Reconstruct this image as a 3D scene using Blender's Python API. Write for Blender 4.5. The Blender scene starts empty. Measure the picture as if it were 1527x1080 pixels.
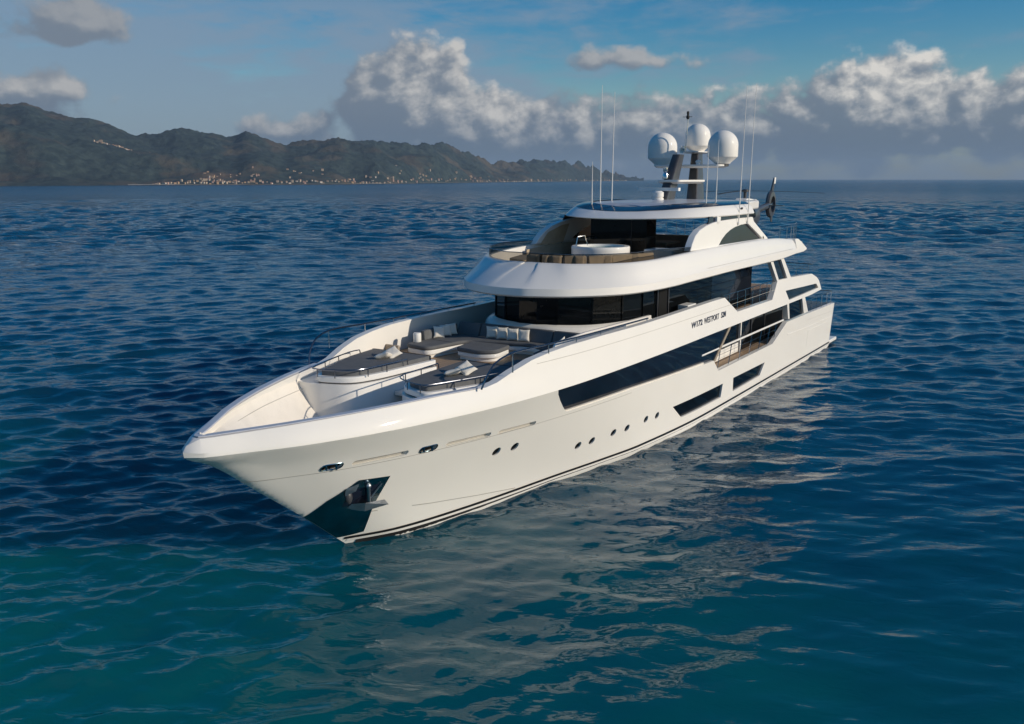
import bpy, bmesh, math, random
from mathutils import Vector, Matrix, noise, geometry
from math import sin, cos, tan, pi, sqrt, radians, atan, exp
random.seed(7)
S = bpy.context.scene
COL = S.collection

# ------------------------------------------------------------------ camera
PITCH = math.atan((540 - 266.5) / 1350.0)
CAM = Vector((68.384, 19.383, 11.626))
AZR = Vector((-0.5401, 0.8416, 0.0)).normalized()       # horizontal right of view
AZF = Vector((-AZR.y, AZR.x, 0.0))                       # horizontal forward of view
cd = bpy.data.cameras.new('camera'); cam = bpy.data.objects.new('camera', cd); COL.objects.link(cam)
fwd = AZF * cos(PITCH) - Vector((0, 0, sin(PITCH)))
up = AZF * sin(PITCH) + Vector((0, 0, cos(PITCH)))
cam.matrix_world = Matrix(((AZR.x, up.x, -fwd.x, CAM.x), (AZR.y, up.y, -fwd.y, CAM.y), (AZR.z, up.z, -fwd.z, CAM.z), (0, 0, 0, 1)))
cd.sensor_fit = 'HORIZONTAL'; cd.sensor_width = 36.0; cd.lens = 1350.0 / 1527.0 * 36.0
cd.clip_start = 0.5; cd.clip_end = 80000
S.camera = cam

# ------------------------------------------------------------------ world: sky and clouds
SUN_EL, SUN_AZ = radians(21), radians(12)                 # azimuth measured from +Y towards -X
SUNDIR = Vector((-sin(SUN_AZ) * cos(SUN_EL), cos(SUN_AZ) * cos(SUN_EL), sin(SUN_EL)))
S.view_settings.view_transform = 'Standard'; S.view_settings.look = 'None'
S.view_settings.exposure = 0.0; S.view_settings.gamma = 1.0

class NT:
    """small node-tree writer"""
    def __init__(s, tree): s.t = tree; s.n = tree.nodes; s.l = tree.links
    def put(s, sock, v):
        if isinstance(v, bpy.types.NodeSocket): s.l.new(v, sock)
        elif v is not None: sock.default_value = v
    def m(s, op, a, b=None, c=None, clamp=False):
        n = s.n.new('ShaderNodeMath'); n.operation = op; n.use_clamp = clamp
        s.put(n.inputs[0], a); s.put(n.inputs[1], b); s.put(n.inputs[2], c); return n.outputs[0]
    def add(s, a, b): return s.m('ADD', a, b)
    def sub(s, a, b): return s.m('SUBTRACT', a, b)
    def mul(s, a, b): return s.m('MULTIPLY', a, b)
    def xyz(s, x, y, z):
        n = s.n.new('ShaderNodeCombineXYZ'); s.put(n.inputs[0], x); s.put(n.inputs[1], y); s.put(n.inputs[2], z); return n.outputs[0]
    def sep(s, v):
        n = s.n.new('ShaderNodeSeparateXYZ'); s.l.new(v, n.inputs[0]); return n.outputs
    def dot(s, v, c):
        n = s.n.new('ShaderNodeVectorMath'); n.operation = 'DOT_PRODUCT'; s.l.new(v, n.inputs[0]); n.inputs[1].default_value = c; return n.outputs['Value']
    def noise(s, vec, scale, detail=4, rough=.5, dist=0.0, lac=2.0, ntype=None):
        n = s.n.new('ShaderNodeTexNoise'); s.l.new(vec, n.inputs['Vector'])
        if ntype: n.noise_type = ntype
        n.inputs['Scale'].default_value = scale; n.inputs['Detail'].default_value = detail
        n.inputs['Roughness'].default_value = rough; n.inputs['Distortion'].default_value = dist; n.inputs['Lacunarity'].default_value = lac
        return n.outputs[0]
    def ss(s, v, a, b, lo=0., hi=1.):
        n = s.n.new('ShaderNodeMapRange'); n.interpolation_type = 'SMOOTHSTEP'; s.put(n.inputs[0], v)
        s.put(n.inputs[1], a); s.put(n.inputs[2], b); s.put(n.inputs[3], lo); s.put(n.inputs[4], hi); return n.outputs[0]
    def mix(s, f, a, b):
        n = s.n.new('ShaderNodeMix'); n.data_type = 'RGBA'; s.put(n.inputs[0], f)
        s.put(n.inputs[6], a); s.put(n.inputs[7], b); return n.outputs[2]
    def mapping(s, vec, scale=(1, 1, 1), rot=(0, 0, 0), loc=(0, 0, 0)):
        n = s.n.new('ShaderNodeMapping'); s.l.new(vec, n.inputs[0]); n.inputs[1].default_value = loc; n.inputs[2].default_value = rot; n.inputs[3].default_value = scale; return n.outputs[0]

def px_az(u): return atan((u - 763.5) / 1350.0 * cos(PITCH))
def px_el(v): return (266.5 - v) / 1350.0 * cos(PITCH) ** 2

W = bpy.data.worlds.new('World'); S.world = W; W.use_nodes = True
w = NT(W.node_tree); w.n.clear()
SKYK = 0.10
sky = w.n.new('ShaderNodeTexSky'); sky.sky_type = 'NISHITA'; sky.sun_disc = False
sky.sun_elevation = SUN_EL; sky.sun_rotation = -SUN_AZ; sky.air_density = 1.0; sky.dust_density = 0.6; sky.ozone_density = 2.5
tc = w.n.new('ShaderNodeTexCoord'); D = tc.outputs['Generated']
da, db = w.dot(D, tuple(AZR)), w.dot(D, tuple(AZF)); dz = w.sep(D)[2]
AZ = w.m('ARCTAN2', da, db); EL = w.m('ARCSINE', dz)

# cumulus masses: (pixel u, pixel v, half width, half height up, half height down, strength)
BLOBS = [(612, 168, 112, 108, 95, 1.25), (700, 205, 150, 85, 75, 1.05), (860, 215, 170, 80, 70, .75), (1000, 200, 160, 75, 80, .72), (1285, 185, 190, 92, 85, 1.2),
         (1480, 185, 170, 72, 80, .85), (1120, 190, 150, 62, 85, .72), (140, 66, 78, 50, 30, 1.05), (40, 150, 125, 34, 40, .66),
         (445, 200, 110, 34, 36, .62), (930, 97, 120, 20, 16, .50), (1680, 170, 200, 90, 80, .9), (-190, 120, 150, 60, 50, .5)]
def cloud_group():
    g = bpy.data.node_groups.new('cumulus_density', 'ShaderNodeTree')
    g.interface.new_socket('az', in_out='INPUT', socket_type='NodeSocketFloat'); g.interface.new_socket('el', in_out='INPUT', socket_type='NodeSocketFloat')
    g.interface.new_socket('d', in_out='OUTPUT', socket_type='NodeSocketFloat')
    q = NT(g); gi = q.n.new('NodeGroupInput'); go = q.n.new('NodeGroupOutput'); az, el = gi.outputs[0], gi.outputs[1]
    best = None
    for (u, v, hw, hu, hd, amp) in BLOBS:
        a0, e0 = px_az(u), px_el(v); ra = hw / 1350.0; ru = hu / 1350.0; rd = hd / 1350.0
        x = q.mul(q.sub(az, a0), 1 / ra); dy = q.sub(el, e0)
        y = q.add(q.mul(q.m('MAXIMUM', dy, 0.0), 1 / ru), q.mul(q.m('MINIMUM', dy, 0.0), 1 / rd))
        r = q.m('SQRT', q.add(q.mul(x, x), q.mul(y, y)))
        b = q.mul(q.sub(1.0, r), amp)
        best = b if best is None else q.m('SMOOTH_MAX', best, b, .12)
    vec = q.xyz(az, q.mul(el, 1.25), 0.0)
    w1 = q.noise(vec, 9, 2, .5); vec2 = q.xyz(q.add(az, q.mul(q.sub(w1, .5), .03)), q.mul(el, 1.25), q.mul(w1, .05))
    n1 = q.noise(vec2, 16, 7, .58); n2 = q.noise(vec2, 46, 5, .55)
    # billows: rounded lobes
    vo = q.n.new('ShaderNodeTexVoronoi'); vo.feature = 'SMOOTH_F1'; q.l.new(vec2, vo.inputs['Vector']); vo.inputs['Scale'].default_value = 34; vo.inputs['Smoothness'].default_value = .5
    bil = q.sub(.45, vo.outputs['Distance'])
    d = q.add(q.add(best, q.mul(q.sub(n1, .5), 1.25)), q.add(q.mul(q.sub(n2, .5), .50), q.mul(bil, .34)))
    q.l.new(d, go.inputs[0]); return g
CG = cloud_group()
def cloud(az, el):
    n = w.n.new('ShaderNodeGroup'); n.node_tree = CG; w.put(n.inputs[0], az); w.put(n.inputs[1], el); return n.outputs[0]
d0 = cloud(AZ, EL)
d1 = cloud(w.add(AZ, .010), w.add(EL, .013))
d2 = cloud(w.add(AZ, .024), w.add(EL, .034))
relief = w.add(w.mul(w.sub(d0, d1), 1.5), w.mul(w.sub(d0, d2), .75))  # sunlit and shaded cloud sides put into the sky colour from offset densities
dens = w.ss(d0, .0, .32)
dS = cloud(w.add(AZ, .0035), w.add(EL, .0050))
small = w.ss(w.sub(d0, dS), -.10, .22)
lit = w.mul(w.ss(relief, .05, 1.5), w.add(.45, w.mul(small, .85)))
lowdark = w.ss(EL, .015, .10)
lit = w.mul(lit, w.add(.40, w.mul(lowdark, .60)))
def patch(u, v, ru, rv):
    x = w.mul(w.sub(AZ, px_az(u)), 1350 / ru); y = w.mul(w.sub(EL, px_el(v)), 1350 / rv); return w.ss(w.add(w.mul(x, x), w.mul(y, y)), 1.3, .6)
lit = w.mul(lit, w.sub(1.0, w.mul(w.add(patch(135, 55, 120, 55), patch(930, 97, 160, 45)), .72)))
# thin high layer, thickest over the land on the left
sv = w.xyz(w.mul(AZ, 1.0), w.mul(EL, 3.6), 3.3)
s1 = w.noise(sv, 5.5, 6, .55, .3); s2 = w.noise(sv, 17, 5, .6, .4)
strat = w.add(w.add(w.mul(w.sub(s1, .5), 2.1), w.mul(w.sub(s2, .5), 1.2)), w.add(.36, w.mul(AZ, -1.2)))
strat = w.add(strat, w.ss(EL, .11, .03, 0., .38))
strat = w.mul(w.mul(w.ss(strat, -.05, .75), .82), w.ss(EL, .24, .15))
# scattered cloud over the rest of the dome
pv = w.m('MAXIMUM', dz, .03); ov = w.xyz(w.m('DIVIDE', w.sep(D)[0], pv), w.m('DIVIDE', w.sep(D)[1], pv), 0.0)
o1 = w.noise(ov, .55, 5, .55); over = w.mul(w.mul(w.ss(o1, .56, .74), w.ss(EL, .3, .7)), .45)

c_blue = w.mix(1.0, (0, 0, 0, 1), sky.outputs[0])
hsv = w.n.new('ShaderNodeHueSaturation'); w.l.new(sky.outputs[0], hsv.inputs['Color']); hsv.inputs['Saturation'].default_value = 1.7; hsv.inputs['Value'].default_value = .92
GREY = (2.25, 3.0, 4.0, 1); WHITE = (5.6, 5.4, 5.15, 1); DARK = (.95, 1.38, 2.05, 1)
c = w.mix(strat, hsv.outputs[0], GREY)
c = w.mix(over, c, (4.2, 4.5, 5.0, 1))
body = w.mix(w.ss(EL, .0, .11), DARK, (1.75, 2.15, 2.7, 1))
fold = w.mul(w.ss(w.sub(d0, d1), -.02, .30), w.ss(EL, .01, .06, .25, .75))
body = w.mix(fold, body, (2.6, 2.85, 3.2, 1))
wh_ = w.mix(w.ss(AZ, -.45, .40), (4.6, 4.55, 4.5, 1), (7.8, 7.4, 6.8, 1))
c = w.mix(w.mul(dens, .96), c, w.mix(lit, body, wh_))
hz = w.ss(EL, .04, .0, 0., .45)
c = w.mix(hz, c, (1.35, 1.85, 2.6, 1))
bg = w.n.new('ShaderNodeBackground'); w.l.new(c, bg.inputs[0]); bg.inputs[1].default_value = SKYK
wo = w.n.new('ShaderNodeOutputWorld'); w.l.new(bg.outputs[0], wo.inputs[0])
W.cycles.sampling_method = 'MANUAL'; W.cycles.sample_map_resolution = 1024

# ------------------------------------------------------------------ sun
sl = bpy.data.lights.new('sun', 'SUN'); sl.energy = 3.5; sl.angle = radians(.5); sl.color = (1.0, .88, .72)
so = bpy.data.objects.new('sun', sl); COL.objects.link(so); so.rotation_euler = SUNDIR.to_track_quat('Z', 'Y').to_euler(); so.location = (0, 60, 60)

# ------------------------------------------------------------------ materials
def newmat(name):
    m = bpy.data.materials.new(name); m.use_nodes = True; t = NT(m.node_tree)
    return m, t, t.n['Principled BSDF']
def mat(name, col, rough=.5, metal=0., coat=0., var=.05, vscale=3., spec=.5, bump=0., bscale=40.):
    m, t, b = newmat(name)
    tcn = t.n.new('ShaderNodeTexCoord')
    n = t.noise(tcn.outputs['Object'], vscale, 5, .55)
    f = t.ss(n, .3, .7)
    lo = tuple(max(0, x * (1 - var)) for x in col) + (1,); hi = tuple(min(1, x * (1 + var)) for x in col) + (1,)
    t.l.new(t.mix(f, lo, hi), b.inputs['Base Color'])
    b.inputs['Roughness'].default_value = rough; b.inputs['Metallic'].default_value = metal
    b.inputs['Coat Weight'].default_value = coat; b.inputs['Coat Roughness'].default_value = .04; b.inputs['Specular IOR Level'].default_value = spec
    if bump:
        bn = t.n.new('ShaderNodeBump'); bn.inputs['Strength'].default_value = 1; bn.inputs['Distance'].default_value = bump
        t.l.new(t.noise(tcn.outputs['Object'], bscale, 3, .6), bn.inputs['Height']); t.l.new(bn.outputs[0], b.inputs['Normal'])
    return m
M_white = mat('white_gelcoat', (.82, .80, .755), .55, spec=.15, coat=.55, var=.012, vscale=.6)
M_hull = mat('hull_paint', (.86, .84, .785), .55, spec=.15, coat=.65, var=.012, vscale=.4)
M_matte = mat('matte_white_deck', (.74, .70, .63), .6, var=.03, vscale=2.)
M_line = mat('seam_and_slot_shade', (.42, .41, .38), .5)
M_glass = mat('dark_tinted_glass', (.004, .005, .006), .03, var=.2, spec=.15)
M_glass2 = mat('smoked_side_glass', (.008, .012, .020), .05, var=.3, vscale=.5, spec=.5)
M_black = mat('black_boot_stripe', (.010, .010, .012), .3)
M_red = mat('dark_antifouling', (.02, .018, .018), .5)
M_steel = mat('polished_steel', (.55, .56, .58), .14, 1., var=.1)
M_anchor = mat('galvanised_anchor', (.50, .52, .55), .42, 1., var=.15)
M_rail = mat('satin_rail_metal', (.20, .21, .24), .22, 1., var=.1)
M_chrome = mat('dark_mirror_steel', (.20, .27, .30), .12, 1., var=.25, vscale=1.5)
M_grey = mat('grey_marine_fabric', (.112, .116, .120), .85, var=.10, vscale=2.5, bump=.006, bscale=30)
M_pil = mat('cream_pillow_fabric', (.74, .70, .62), .85, var=.05, bump=.01, bscale=9)
M_beige = mat('beige_upholstery', (.46, .37, .26), .8, var=.08)
M_char = mat('charcoal_mast_paint', (.055, .055, .06), .35, coat=.3, var=.1)
M_navy = mat('dark_roof_glass', (.012, .015, .03), .12, spec=.5)
M_dome = mat('radome_shell', (.84, .82, .77), .5, spec=.2, coat=.22, var=.02)
M_cap = mat('cap_rail_grey', (.50, .51, .55), .35, coat=.3, var=.03)
M_ink = mat('lettering_dark_blue', (.012, .02, .05), .4)
M_rub = mat('black_rubber', (.015, .015, .015), .6)
M_taupe = mat('taupe_panel', (.33, .28, .22), .6, var=.05)
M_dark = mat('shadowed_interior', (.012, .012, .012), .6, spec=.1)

def teak():
    m, t, b = newmat('teak_planking'); tcn = t.n.new('ShaderNodeTexCoord'); o = tcn.outputs['Object']
    x, y, z = t.sep(o)
    pl = t.m('FRACT', t.mul(y, 1 / .085)); seam = t.m('LESS_THAN', pl, .09)
    pid = t.m('FLOOR', t.mul(y, 1 / .085))
    wn = t.n.new('ShaderNodeTexWhiteNoise'); wn.noise_dimensions = '1D'; t.l.new(pid, wn.inputs['W'])
    gr = t.noise(t.mapping(o, (1.2, 18, 1)), 2., 5, .6)
    f = t.add(t.mul(wn.outputs[0], .5), t.mul(gr, .6))
    cc = t.mix(f, (.27, .175, .10, 1), (.44, .31, .20, 1))
    t.l.new(t.mix(seam, cc, (.03, .025, .02, 1)), b.inputs['Base Color']); b.inputs['Roughness'].default_value = .6
    return m
M_teak = teak()

def tinted():
    m, t, b = newmat('tinted_wind_screen'); b.inputs['Base Color'].default_value = (.30, .28, .26, 1); b.inputs['Roughness'].default_value = .0
    b.inputs['Transmission Weight'].default_value = 1.0; b.inputs['IOR'].default_value = 1.02
    gl = t.n.new('ShaderNodeBsdfGlossy'); gl.inputs['Roughness'].default_value = .02; gl.inputs[0].default_value = (.6, .6, .6, 1)
    tr = t.n.new('ShaderNodeBsdfTransparent'); tr.inputs[0].default_value = (.42, .40, .37, 1)
    fr = t.n.new('ShaderNodeLayerWeight'); fr.inputs[0].default_value = .25
    mx = t.n.new('ShaderNodeMixShader'); t.l.new(t.mul(t.m('POWER', fr.outputs['Facing'], 2.5), .7), mx.inputs[0]); t.l.new(tr.outputs[0], mx.inputs[1]); t.l.new(gl.outputs[0], mx.inputs[2])
    t.l.new(mx.outputs[0], t.n['Material Output'].inputs[0]); t.n.remove(b); return m
M_tint = tinted()
def poolwater():
    m, t, b = newmat('hot_tub_water'); b.inputs['Base Color'].default_value = (.25, .42, .40, 1); b.inputs['Roughness'].default_value = .05
    tcn = t.n.new('ShaderNodeTexCoord'); bn = t.n.new('ShaderNodeBump'); bn.inputs['Distance'].default_value = .03
    t.l.new(t.noise(tcn.outputs['Object'], 6, 3), bn.inputs['Height']); t.l.new(bn.outputs[0], b.inputs['Normal']); return m
M_tub = poolwater()

# ------------------------------------------------------------------ helpers
def smooth(me, ang=35):
    me.polygons.foreach_set('use_smooth', [True] * len(me.polygons)); me.set_sharp_from_angle(angle=radians(ang))
def obj(name, verts, faces, material, parent=None, ang=35, bevel=0., seg=2, flat=False):
    me = bpy.data.meshes.new(name); me.from_pydata([tuple(v) for v in verts], [], faces); me.validate()
    bm = bmesh.new(); bm.from_mesh(me); bmesh.ops.recalc_face_normals(bm, faces=bm.faces); bm.to_mesh(me); bm.free()
    if not flat: smooth(me, ang)
    me.materials.append(material)
    o = bpy.data.objects.new(name, me); COL.objects.link(o)
    if parent: o.parent = parent
    if bevel:
        b = o.modifiers.new('bevel', 'BEVEL'); b.width = bevel; b.segments = seg; b.limit_method = 'ANGLE'; b.angle_limit = radians(40); b.harden_normals = False
    return o
class MB:
    """collects primitives into one mesh"""
    def __init__(s): s.v = []; s.f = []
    def addm(s, v, f):
        k = len(s.v); s.v += [tuple(p) for p in v]; s.f += [tuple(i + k for i in q) for q in f]; return s
    def box(s, c, d, rz=0., ry=0.):
        R = Matrix.Rotation(rz, 3, 'Z') @ Matrix.Rotation(ry, 3, 'Y')
        v = [R @ Vector((x * d[0] / 2, y * d[1] / 2, z * d[2] / 2)) + Vector(c) for x in (-1, 1) for y in (-1, 1) for z in (-1, 1)]
        return s.addm(v, [(0, 1, 3, 2), (4, 6, 7, 5), (0, 4, 5, 1), (2, 3, 7, 6), (0, 2, 6, 4), (1, 5, 7, 3)])
    def tube(s, path, r, n=8, r2=None, closed=False):
        P = [Vector(p) for p in path]; rings = []; L = len(P); pu = None
        for i, p in enumerate(P):
            a = P[i - 1] if (i > 0 or closed) else p; b = P[(i + 1) % L] if (i < L - 1 or closed) else p
            t = (b - a).normalized()
            u = Vector((0, 0, 1)) if abs(t.z) < .95 else Vector((1, 0, 0))
            if pu is not None: u = pu
            u = (u - t * u.dot(t)).normalized(); pu = u; q = t.cross(u)
            rr = r if r2 is None else r + (r2 - r) * i / max(1, L - 1)
            rings.append([p + (u * cos(2 * pi * k / n) + q * sin(2 * pi * k / n)) * rr for k in range(n)])
        return s.loft(rings, True, not closed, closed)
    def loft(s, rings, closed=True, caps=True, wrap=False):
        n = len(rings[0]); v = [p for r in rings for p in r]; f = []
        m = len(rings)
        for i in range(m if wrap else m - 1):
            for k in range(n if closed else n - 1):
                a, b = i * n + k, i * n + (k + 1) % n; i2 = (i + 1) % m; f.append((a, b, i2 * n + (k + 1) % n, i2 * n + k))
        if caps: f.append(tuple(range(n))); f.append(tuple((m - 1) * n + k for k in range(n)))
        return s.addm(v, f)
    def prism(s, pts, z0, z1):
        n = len(pts); v = [(p[0], p[1], z0) for p in pts] + [(p[0], p[1], z1) for p in pts]
        f = [tuple(range(n)), tuple(range(n, 2 * n))] + [(k, (k + 1) % n, n + (k + 1) % n, n + k) for k in range(n)]
        return s.addm(v, f)
    def sheet(s, pts, z): n = len(pts); return s.addm([(p[0], p[1], z) for p in pts], [tuple(range(n))])
    def lathe(s, prof, c=(0, 0, 0), n=32, axis='Z'):
        rings = []
        for (r, h) in prof:
            ring = []
            for k in range(n):
                a = 2 * pi * k / n; p = Vector((r * cos(a), r * sin(a), h))
                if axis == 'X': p = Vector((p.z, p.x, p.y))
                if axis == 'Y': p = Vector((p.x, p.z, p.y))
                ring.append(p + Vector(c))
            rings.append(ring)
        return s.loft(rings)
    def ell(s, c, d, n=16, m=10, p=1.0):
        rings = []
        for i in range(m + 1):
            ph = -pi / 2 + pi * i / m; cr = max(1e-3, cos(ph)) ** p
            rings.append([(c[0] + d[0] * cr * cos(2 * pi * k / n), c[1] + d[1] * cr * sin(2 * pi * k / n), c[2] + d[2] * sin(ph)) for k in range(n)])
        return s.loft(rings)
    def build(s, name, material, parent=None, **kw): return obj(name, s.v, s.f, material, parent, **kw)
def empty(name, loc=(0, 0, 0), parent=None):
    o = bpy.data.objects.new(name, None); COL.objects.link(o); o.location = loc
    if parent: o.parent = parent
    return o
def tag(o, label=None, cat=None, group=None, kind=None):
    if label: o['label'] = label
    if cat: o['category'] = cat
    if group: o['group'] = group
    if kind: o['kind'] = kind
    return o
def pchip(xs, ys):
    xs = list(xs); ys = list(ys); n = len(xs); h = [xs[i + 1] - xs[i] for i in range(n - 1)]; d = [(ys[i + 1] - ys[i]) / h[i] for i in range(n - 1)]
    m = [0.] * n; m[0] = d[0]; m[-1] = d[-1]
    for i in range(1, n - 1):
        if d[i - 1] * d[i] > 0:
            w1 = 2 * h[i] + h[i - 1]; w2 = h[i] + 2 * h[i - 1]; m[i] = (w1 + w2) / (w1 / d[i - 1] + w2 / d[i])
    def f(x):
        if x <= xs[0]: return ys[0]
        if x >= xs[-1]: return ys[-1]
        i = 0
        while x > xs[i + 1]: i += 1
        t = (x - xs[i]) / h[i]; t2 = t * t; t3 = t2 * t
        return ys[i] * (2 * t3 - 3 * t2 + 1) + h[i] * m[i] * (t3 - 2 * t2 + t) + ys[i + 1] * (-2 * t3 + 3 * t2) + h[i] * m[i + 1] * (t3 - t2)
    return f
def smoothpath(pts, n=6, closed=False):
    """Catmull-Rom through points"""
    P = [Vector(p) for p in pts]; L = len(P); out = []
    rng = range(L if closed else L - 1)
    for i in rng:
        p0 = P[i - 1] if (i > 0 or closed) else P[0]; p1 = P[i]; p2 = P[(i + 1) % L]; p3 = P[(i + 2) % L] if (i + 2 < L or closed) else P[-1]
        for k in range(n):
            t = k / n; out.append(.5 * ((2 * p1) + (p2 - p0) * t + (2 * p0 - 5 * p1 + 4 * p2 - p3) * t * t + (3 * p1 - p0 - 3 * p2 + p3) * t ** 3))
    if not closed: out.append(P[-1])
    return out
def roundpoly(pts, r, n=5):
    """polygon with rounded corners; pts (x, y, radius?)"""
    out = []; L = len(pts)
    for i in range(L):
        p = Vector(pts[i][:2]); a = Vector(pts[i - 1][:2]); b = Vector(pts[(i + 1) % L][:2]); rr = pts[i][2] if len(pts[i]) > 2 else r
        da = a - p; dbb = b - p
        rr = min(rr, da.length * .48, dbb.length * .48)
        if rr < .005: out.append((p.x, p.y)); continue
        s0 = p + da.normalized() * rr; e = p + dbb.normalized() * rr
        for k in range(n + 1):
            t = k / n; q = s0 * (1 - t) ** 2 + p * 2 * t * (1 - t) + e * t * t; out.append((q.x, q.y))
    return out
def inset(pts, d):
    """shift closed outline inwards by d"""
    n = len(pts); A = sum(pts[i][0] * pts[(i + 1) % n][1] - pts[(i + 1) % n][0] * pts[i][1] for i in range(n)); sg = 1 if A > 0 else -1
    out = []
    for i in range(n):
        a, p, b = Vector(pts[i - 1][:2]), Vector(pts[i][:2]), Vector(pts[(i + 1) % n][:2])
        t = (b - a)
        if t.length < 1e-9: t = Vector((1, 0))
        t.normalize(); out.append((p.x - t.y * d * sg, p.y + t.x * d * sg))
    return out
def mirror_y(pts): return [(p[0], -p[1]) + tuple(p[2:]) for p in pts][::-1]

# ------------------------------------------------------------------ hull form (x forward, y to port, z up, metres)
LK, LW = 53.55, 48.0
STEM = pchip([-1.2, -.12, .16, 1.53, 2.78, 4.06, 4.58, 5.2], [46.6, 47.9, 48.25, 49.9, 51.5, 53.15, 54.02, 53.40])
_ks = [0, .15, 1.05, 2.55, 4.55, 6.55, 8.55, 10.55, 13.55, 17.55, 21.55, 39.5, 47.5, 53.55]; _kb = [0, .29, .92, 1.84, 2.72, 3.35, 3.85, 4.2, 4.5, 4.65, 4.7, 4.7, 4.63, 4.5]
_fk = pchip([sqrt(x) for x in _ks], _kb)
def BK(d): return _fk(sqrt(max(0, d)))
YW = pchip([0, 1.7, 4.4, 6.4, 9.1, 12, 14.5, 21.3, 33, 47.5, 48], [0, .95, 1.69, 2.1, 2.6, 3.2, 3.65, 4.12, 4.2, 4.25, 4.25])
def HS(x, z):
    s = min(1., x / STEM(z)); yb = BK((1 - s) * LK); yw = YW((1 - s) * LW); t = z / 4.5
    if t < 0: return yw * (1 + .18 * t * 4.5)
    if t <= 1: return yw + (yb - yw) * t ** 1.25
    return yb - (.11 + .14 * max(0., min(1., (x - 44) / 5))) * (z - 4.5) * min(1, yb / .6)

def inpoly(x, y, P):
    c = False; n = len(P); j = n - 1
    for i in range(n):
        if (P[i][1] > y) != (P[j][1] > y) and x < (P[j][0] - P[i][0]) * (y - P[i][1]) / (P[j][1] - P[i][1]) + P[i][0]: c = not c
        j = i
    return c
def dens(P, step):
    out = []; n = len(P)
    for i in range(n):
        a, b = Vector(P[i][:2]), Vector(P[(i + 1) % n][:2]); k = max(1, int((b - a).length / step))
        out += [tuple(a + (b - a) * t / k) for t in range(k)]
    return out
def pdist(x, y, P):
    best = 1e9; p = Vector((x, y)); n = len(P)
    for i in range(n):
        a, b = Vector(P[i][:2]), Vector(P[(i + 1) % n][:2]); d = b - a; L = d.length_squared
        t = 0 if L < 1e-12 else max(0, min(1, (p - a).dot(d) / L)); best = min(best, (a + d * t - p).length)
    return best
def cdt(outer, holes, dx, dzz, margin=.07, extra=()):
    loops = [outer] + holes; V = []; E = []
    for L in loops:
        k = len(V); V += [Vector(p) for p in L]; E += [(k + i, k + (i + 1) % len(L)) for i in range(len(L))]
    xs = [p[0] for p in outer]; zs = [p[1] for p in outer]
    x = min(xs)
    while x < max(xs):
        step = dx if x < 44 else (dx * .6 if x < 51 else dx * .35)
        zz = min(zs)
        while zz < max(zs):
            xx = x + (step * .5 if int(round((zz - min(zs)) / dzz)) % 2 else 0)
            if inpoly(xx, zz, outer) and pdist(xx, zz, outer) > margin and not any(inpoly(xx, zz, h) or pdist(xx, zz, h) < margin for h in holes): V.append(Vector((xx, zz)))
            zz += dzz
        x += step
    for (ex, ez) in extra:
        if inpoly(ex, ez, outer) and not any(inpoly(ex, ez, h) or pdist(ex, ez, h) < margin for h in holes): V.append(Vector((ex, ez)))
    r = geometry.delaunay_2d_cdt(V, E, [], 1, 1e-5)
    vs = [tuple(v) for v in r[0]]; fs = []
    for f in r[2]:
        cx = sum(vs[i][0] for i in f) / len(f); cz = sum(vs[i][1] for i in f) / len(f)
        if not any(inpoly(cx, cz, h) for h in holes): fs.append(tuple(f))
    return vs, fs
def skin(mb, outer, holes, fy, thick, dx=.6, dzz=.35, sides=(1, -1), step=.3, cap=True, off=0., extra=()):
    outer = dens(outer, step); holes = [dens(h, step) for h in holes]
    vs, fs = cdt(outer, holes, dx, dzz, extra=extra)
    cnt = {}
    for f in fs:
        for i in range(len(f)):
            e = (f[i], f[(i + 1) % len(f)]); cnt[frozenset(e)] = cnt.get(frozenset(e), 0) + 1
    n = len(vs)
    for sd in sides:
        out = [(x, sd * (fy(x, z) + off), z) for x, z in vs]
        if not thick: mb.addm(out, fs); continue
        inn = [(x, sd * max(.0, fy(x, z) + off - thick), z) for x, z in vs]
        F = list(fs) + [tuple(i + n for i in reversed(f)) for f in fs]
        for f in fs:
            for i in range(len(f)):
                a, b = f[i], f[(i + 1) % len(f)]
                if cnt[frozenset((a, b))] == 1: F.append((b, a, a + n, b + n))
        mb.addm(out + inn, F)
    return mb
def circ(cx, cz, r, n=16, sx=1.): return [(cx + r * sx * cos(2 * pi * k / n), cz + r * sin(2 * pi * k / n)) for k in range(n)]
def slot(x0, x1, z0, z1, h, n=5):
    """rounded slot from (x0,z0) to (x1,z1), half height h"""
    a, b = Vector((x0, z0)), Vector((x1, z1)); t = (b - a).normalized(); q = Vector((-t.y, t.x)); out = []
    for k in range(n + 1):
        an = -pi / 2 + pi * k / n; out.append(tuple(b + (t * cos(an) + q * sin(an)) * h))
    for k in range(n + 1):
        an = pi / 2 + pi * k / n; out.append(tuple(a + (t * cos(an) + q * sin(an)) * h))
    return out

# ================================================================== THE YACHT
Y = empty('motor_yacht', (26, 0, 0)); Y.matrix_world = Matrix.Identity(4)
tag(Y, 'long white motor yacht with dark window bands lying at anchor on blue sea', 'yacht')

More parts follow.
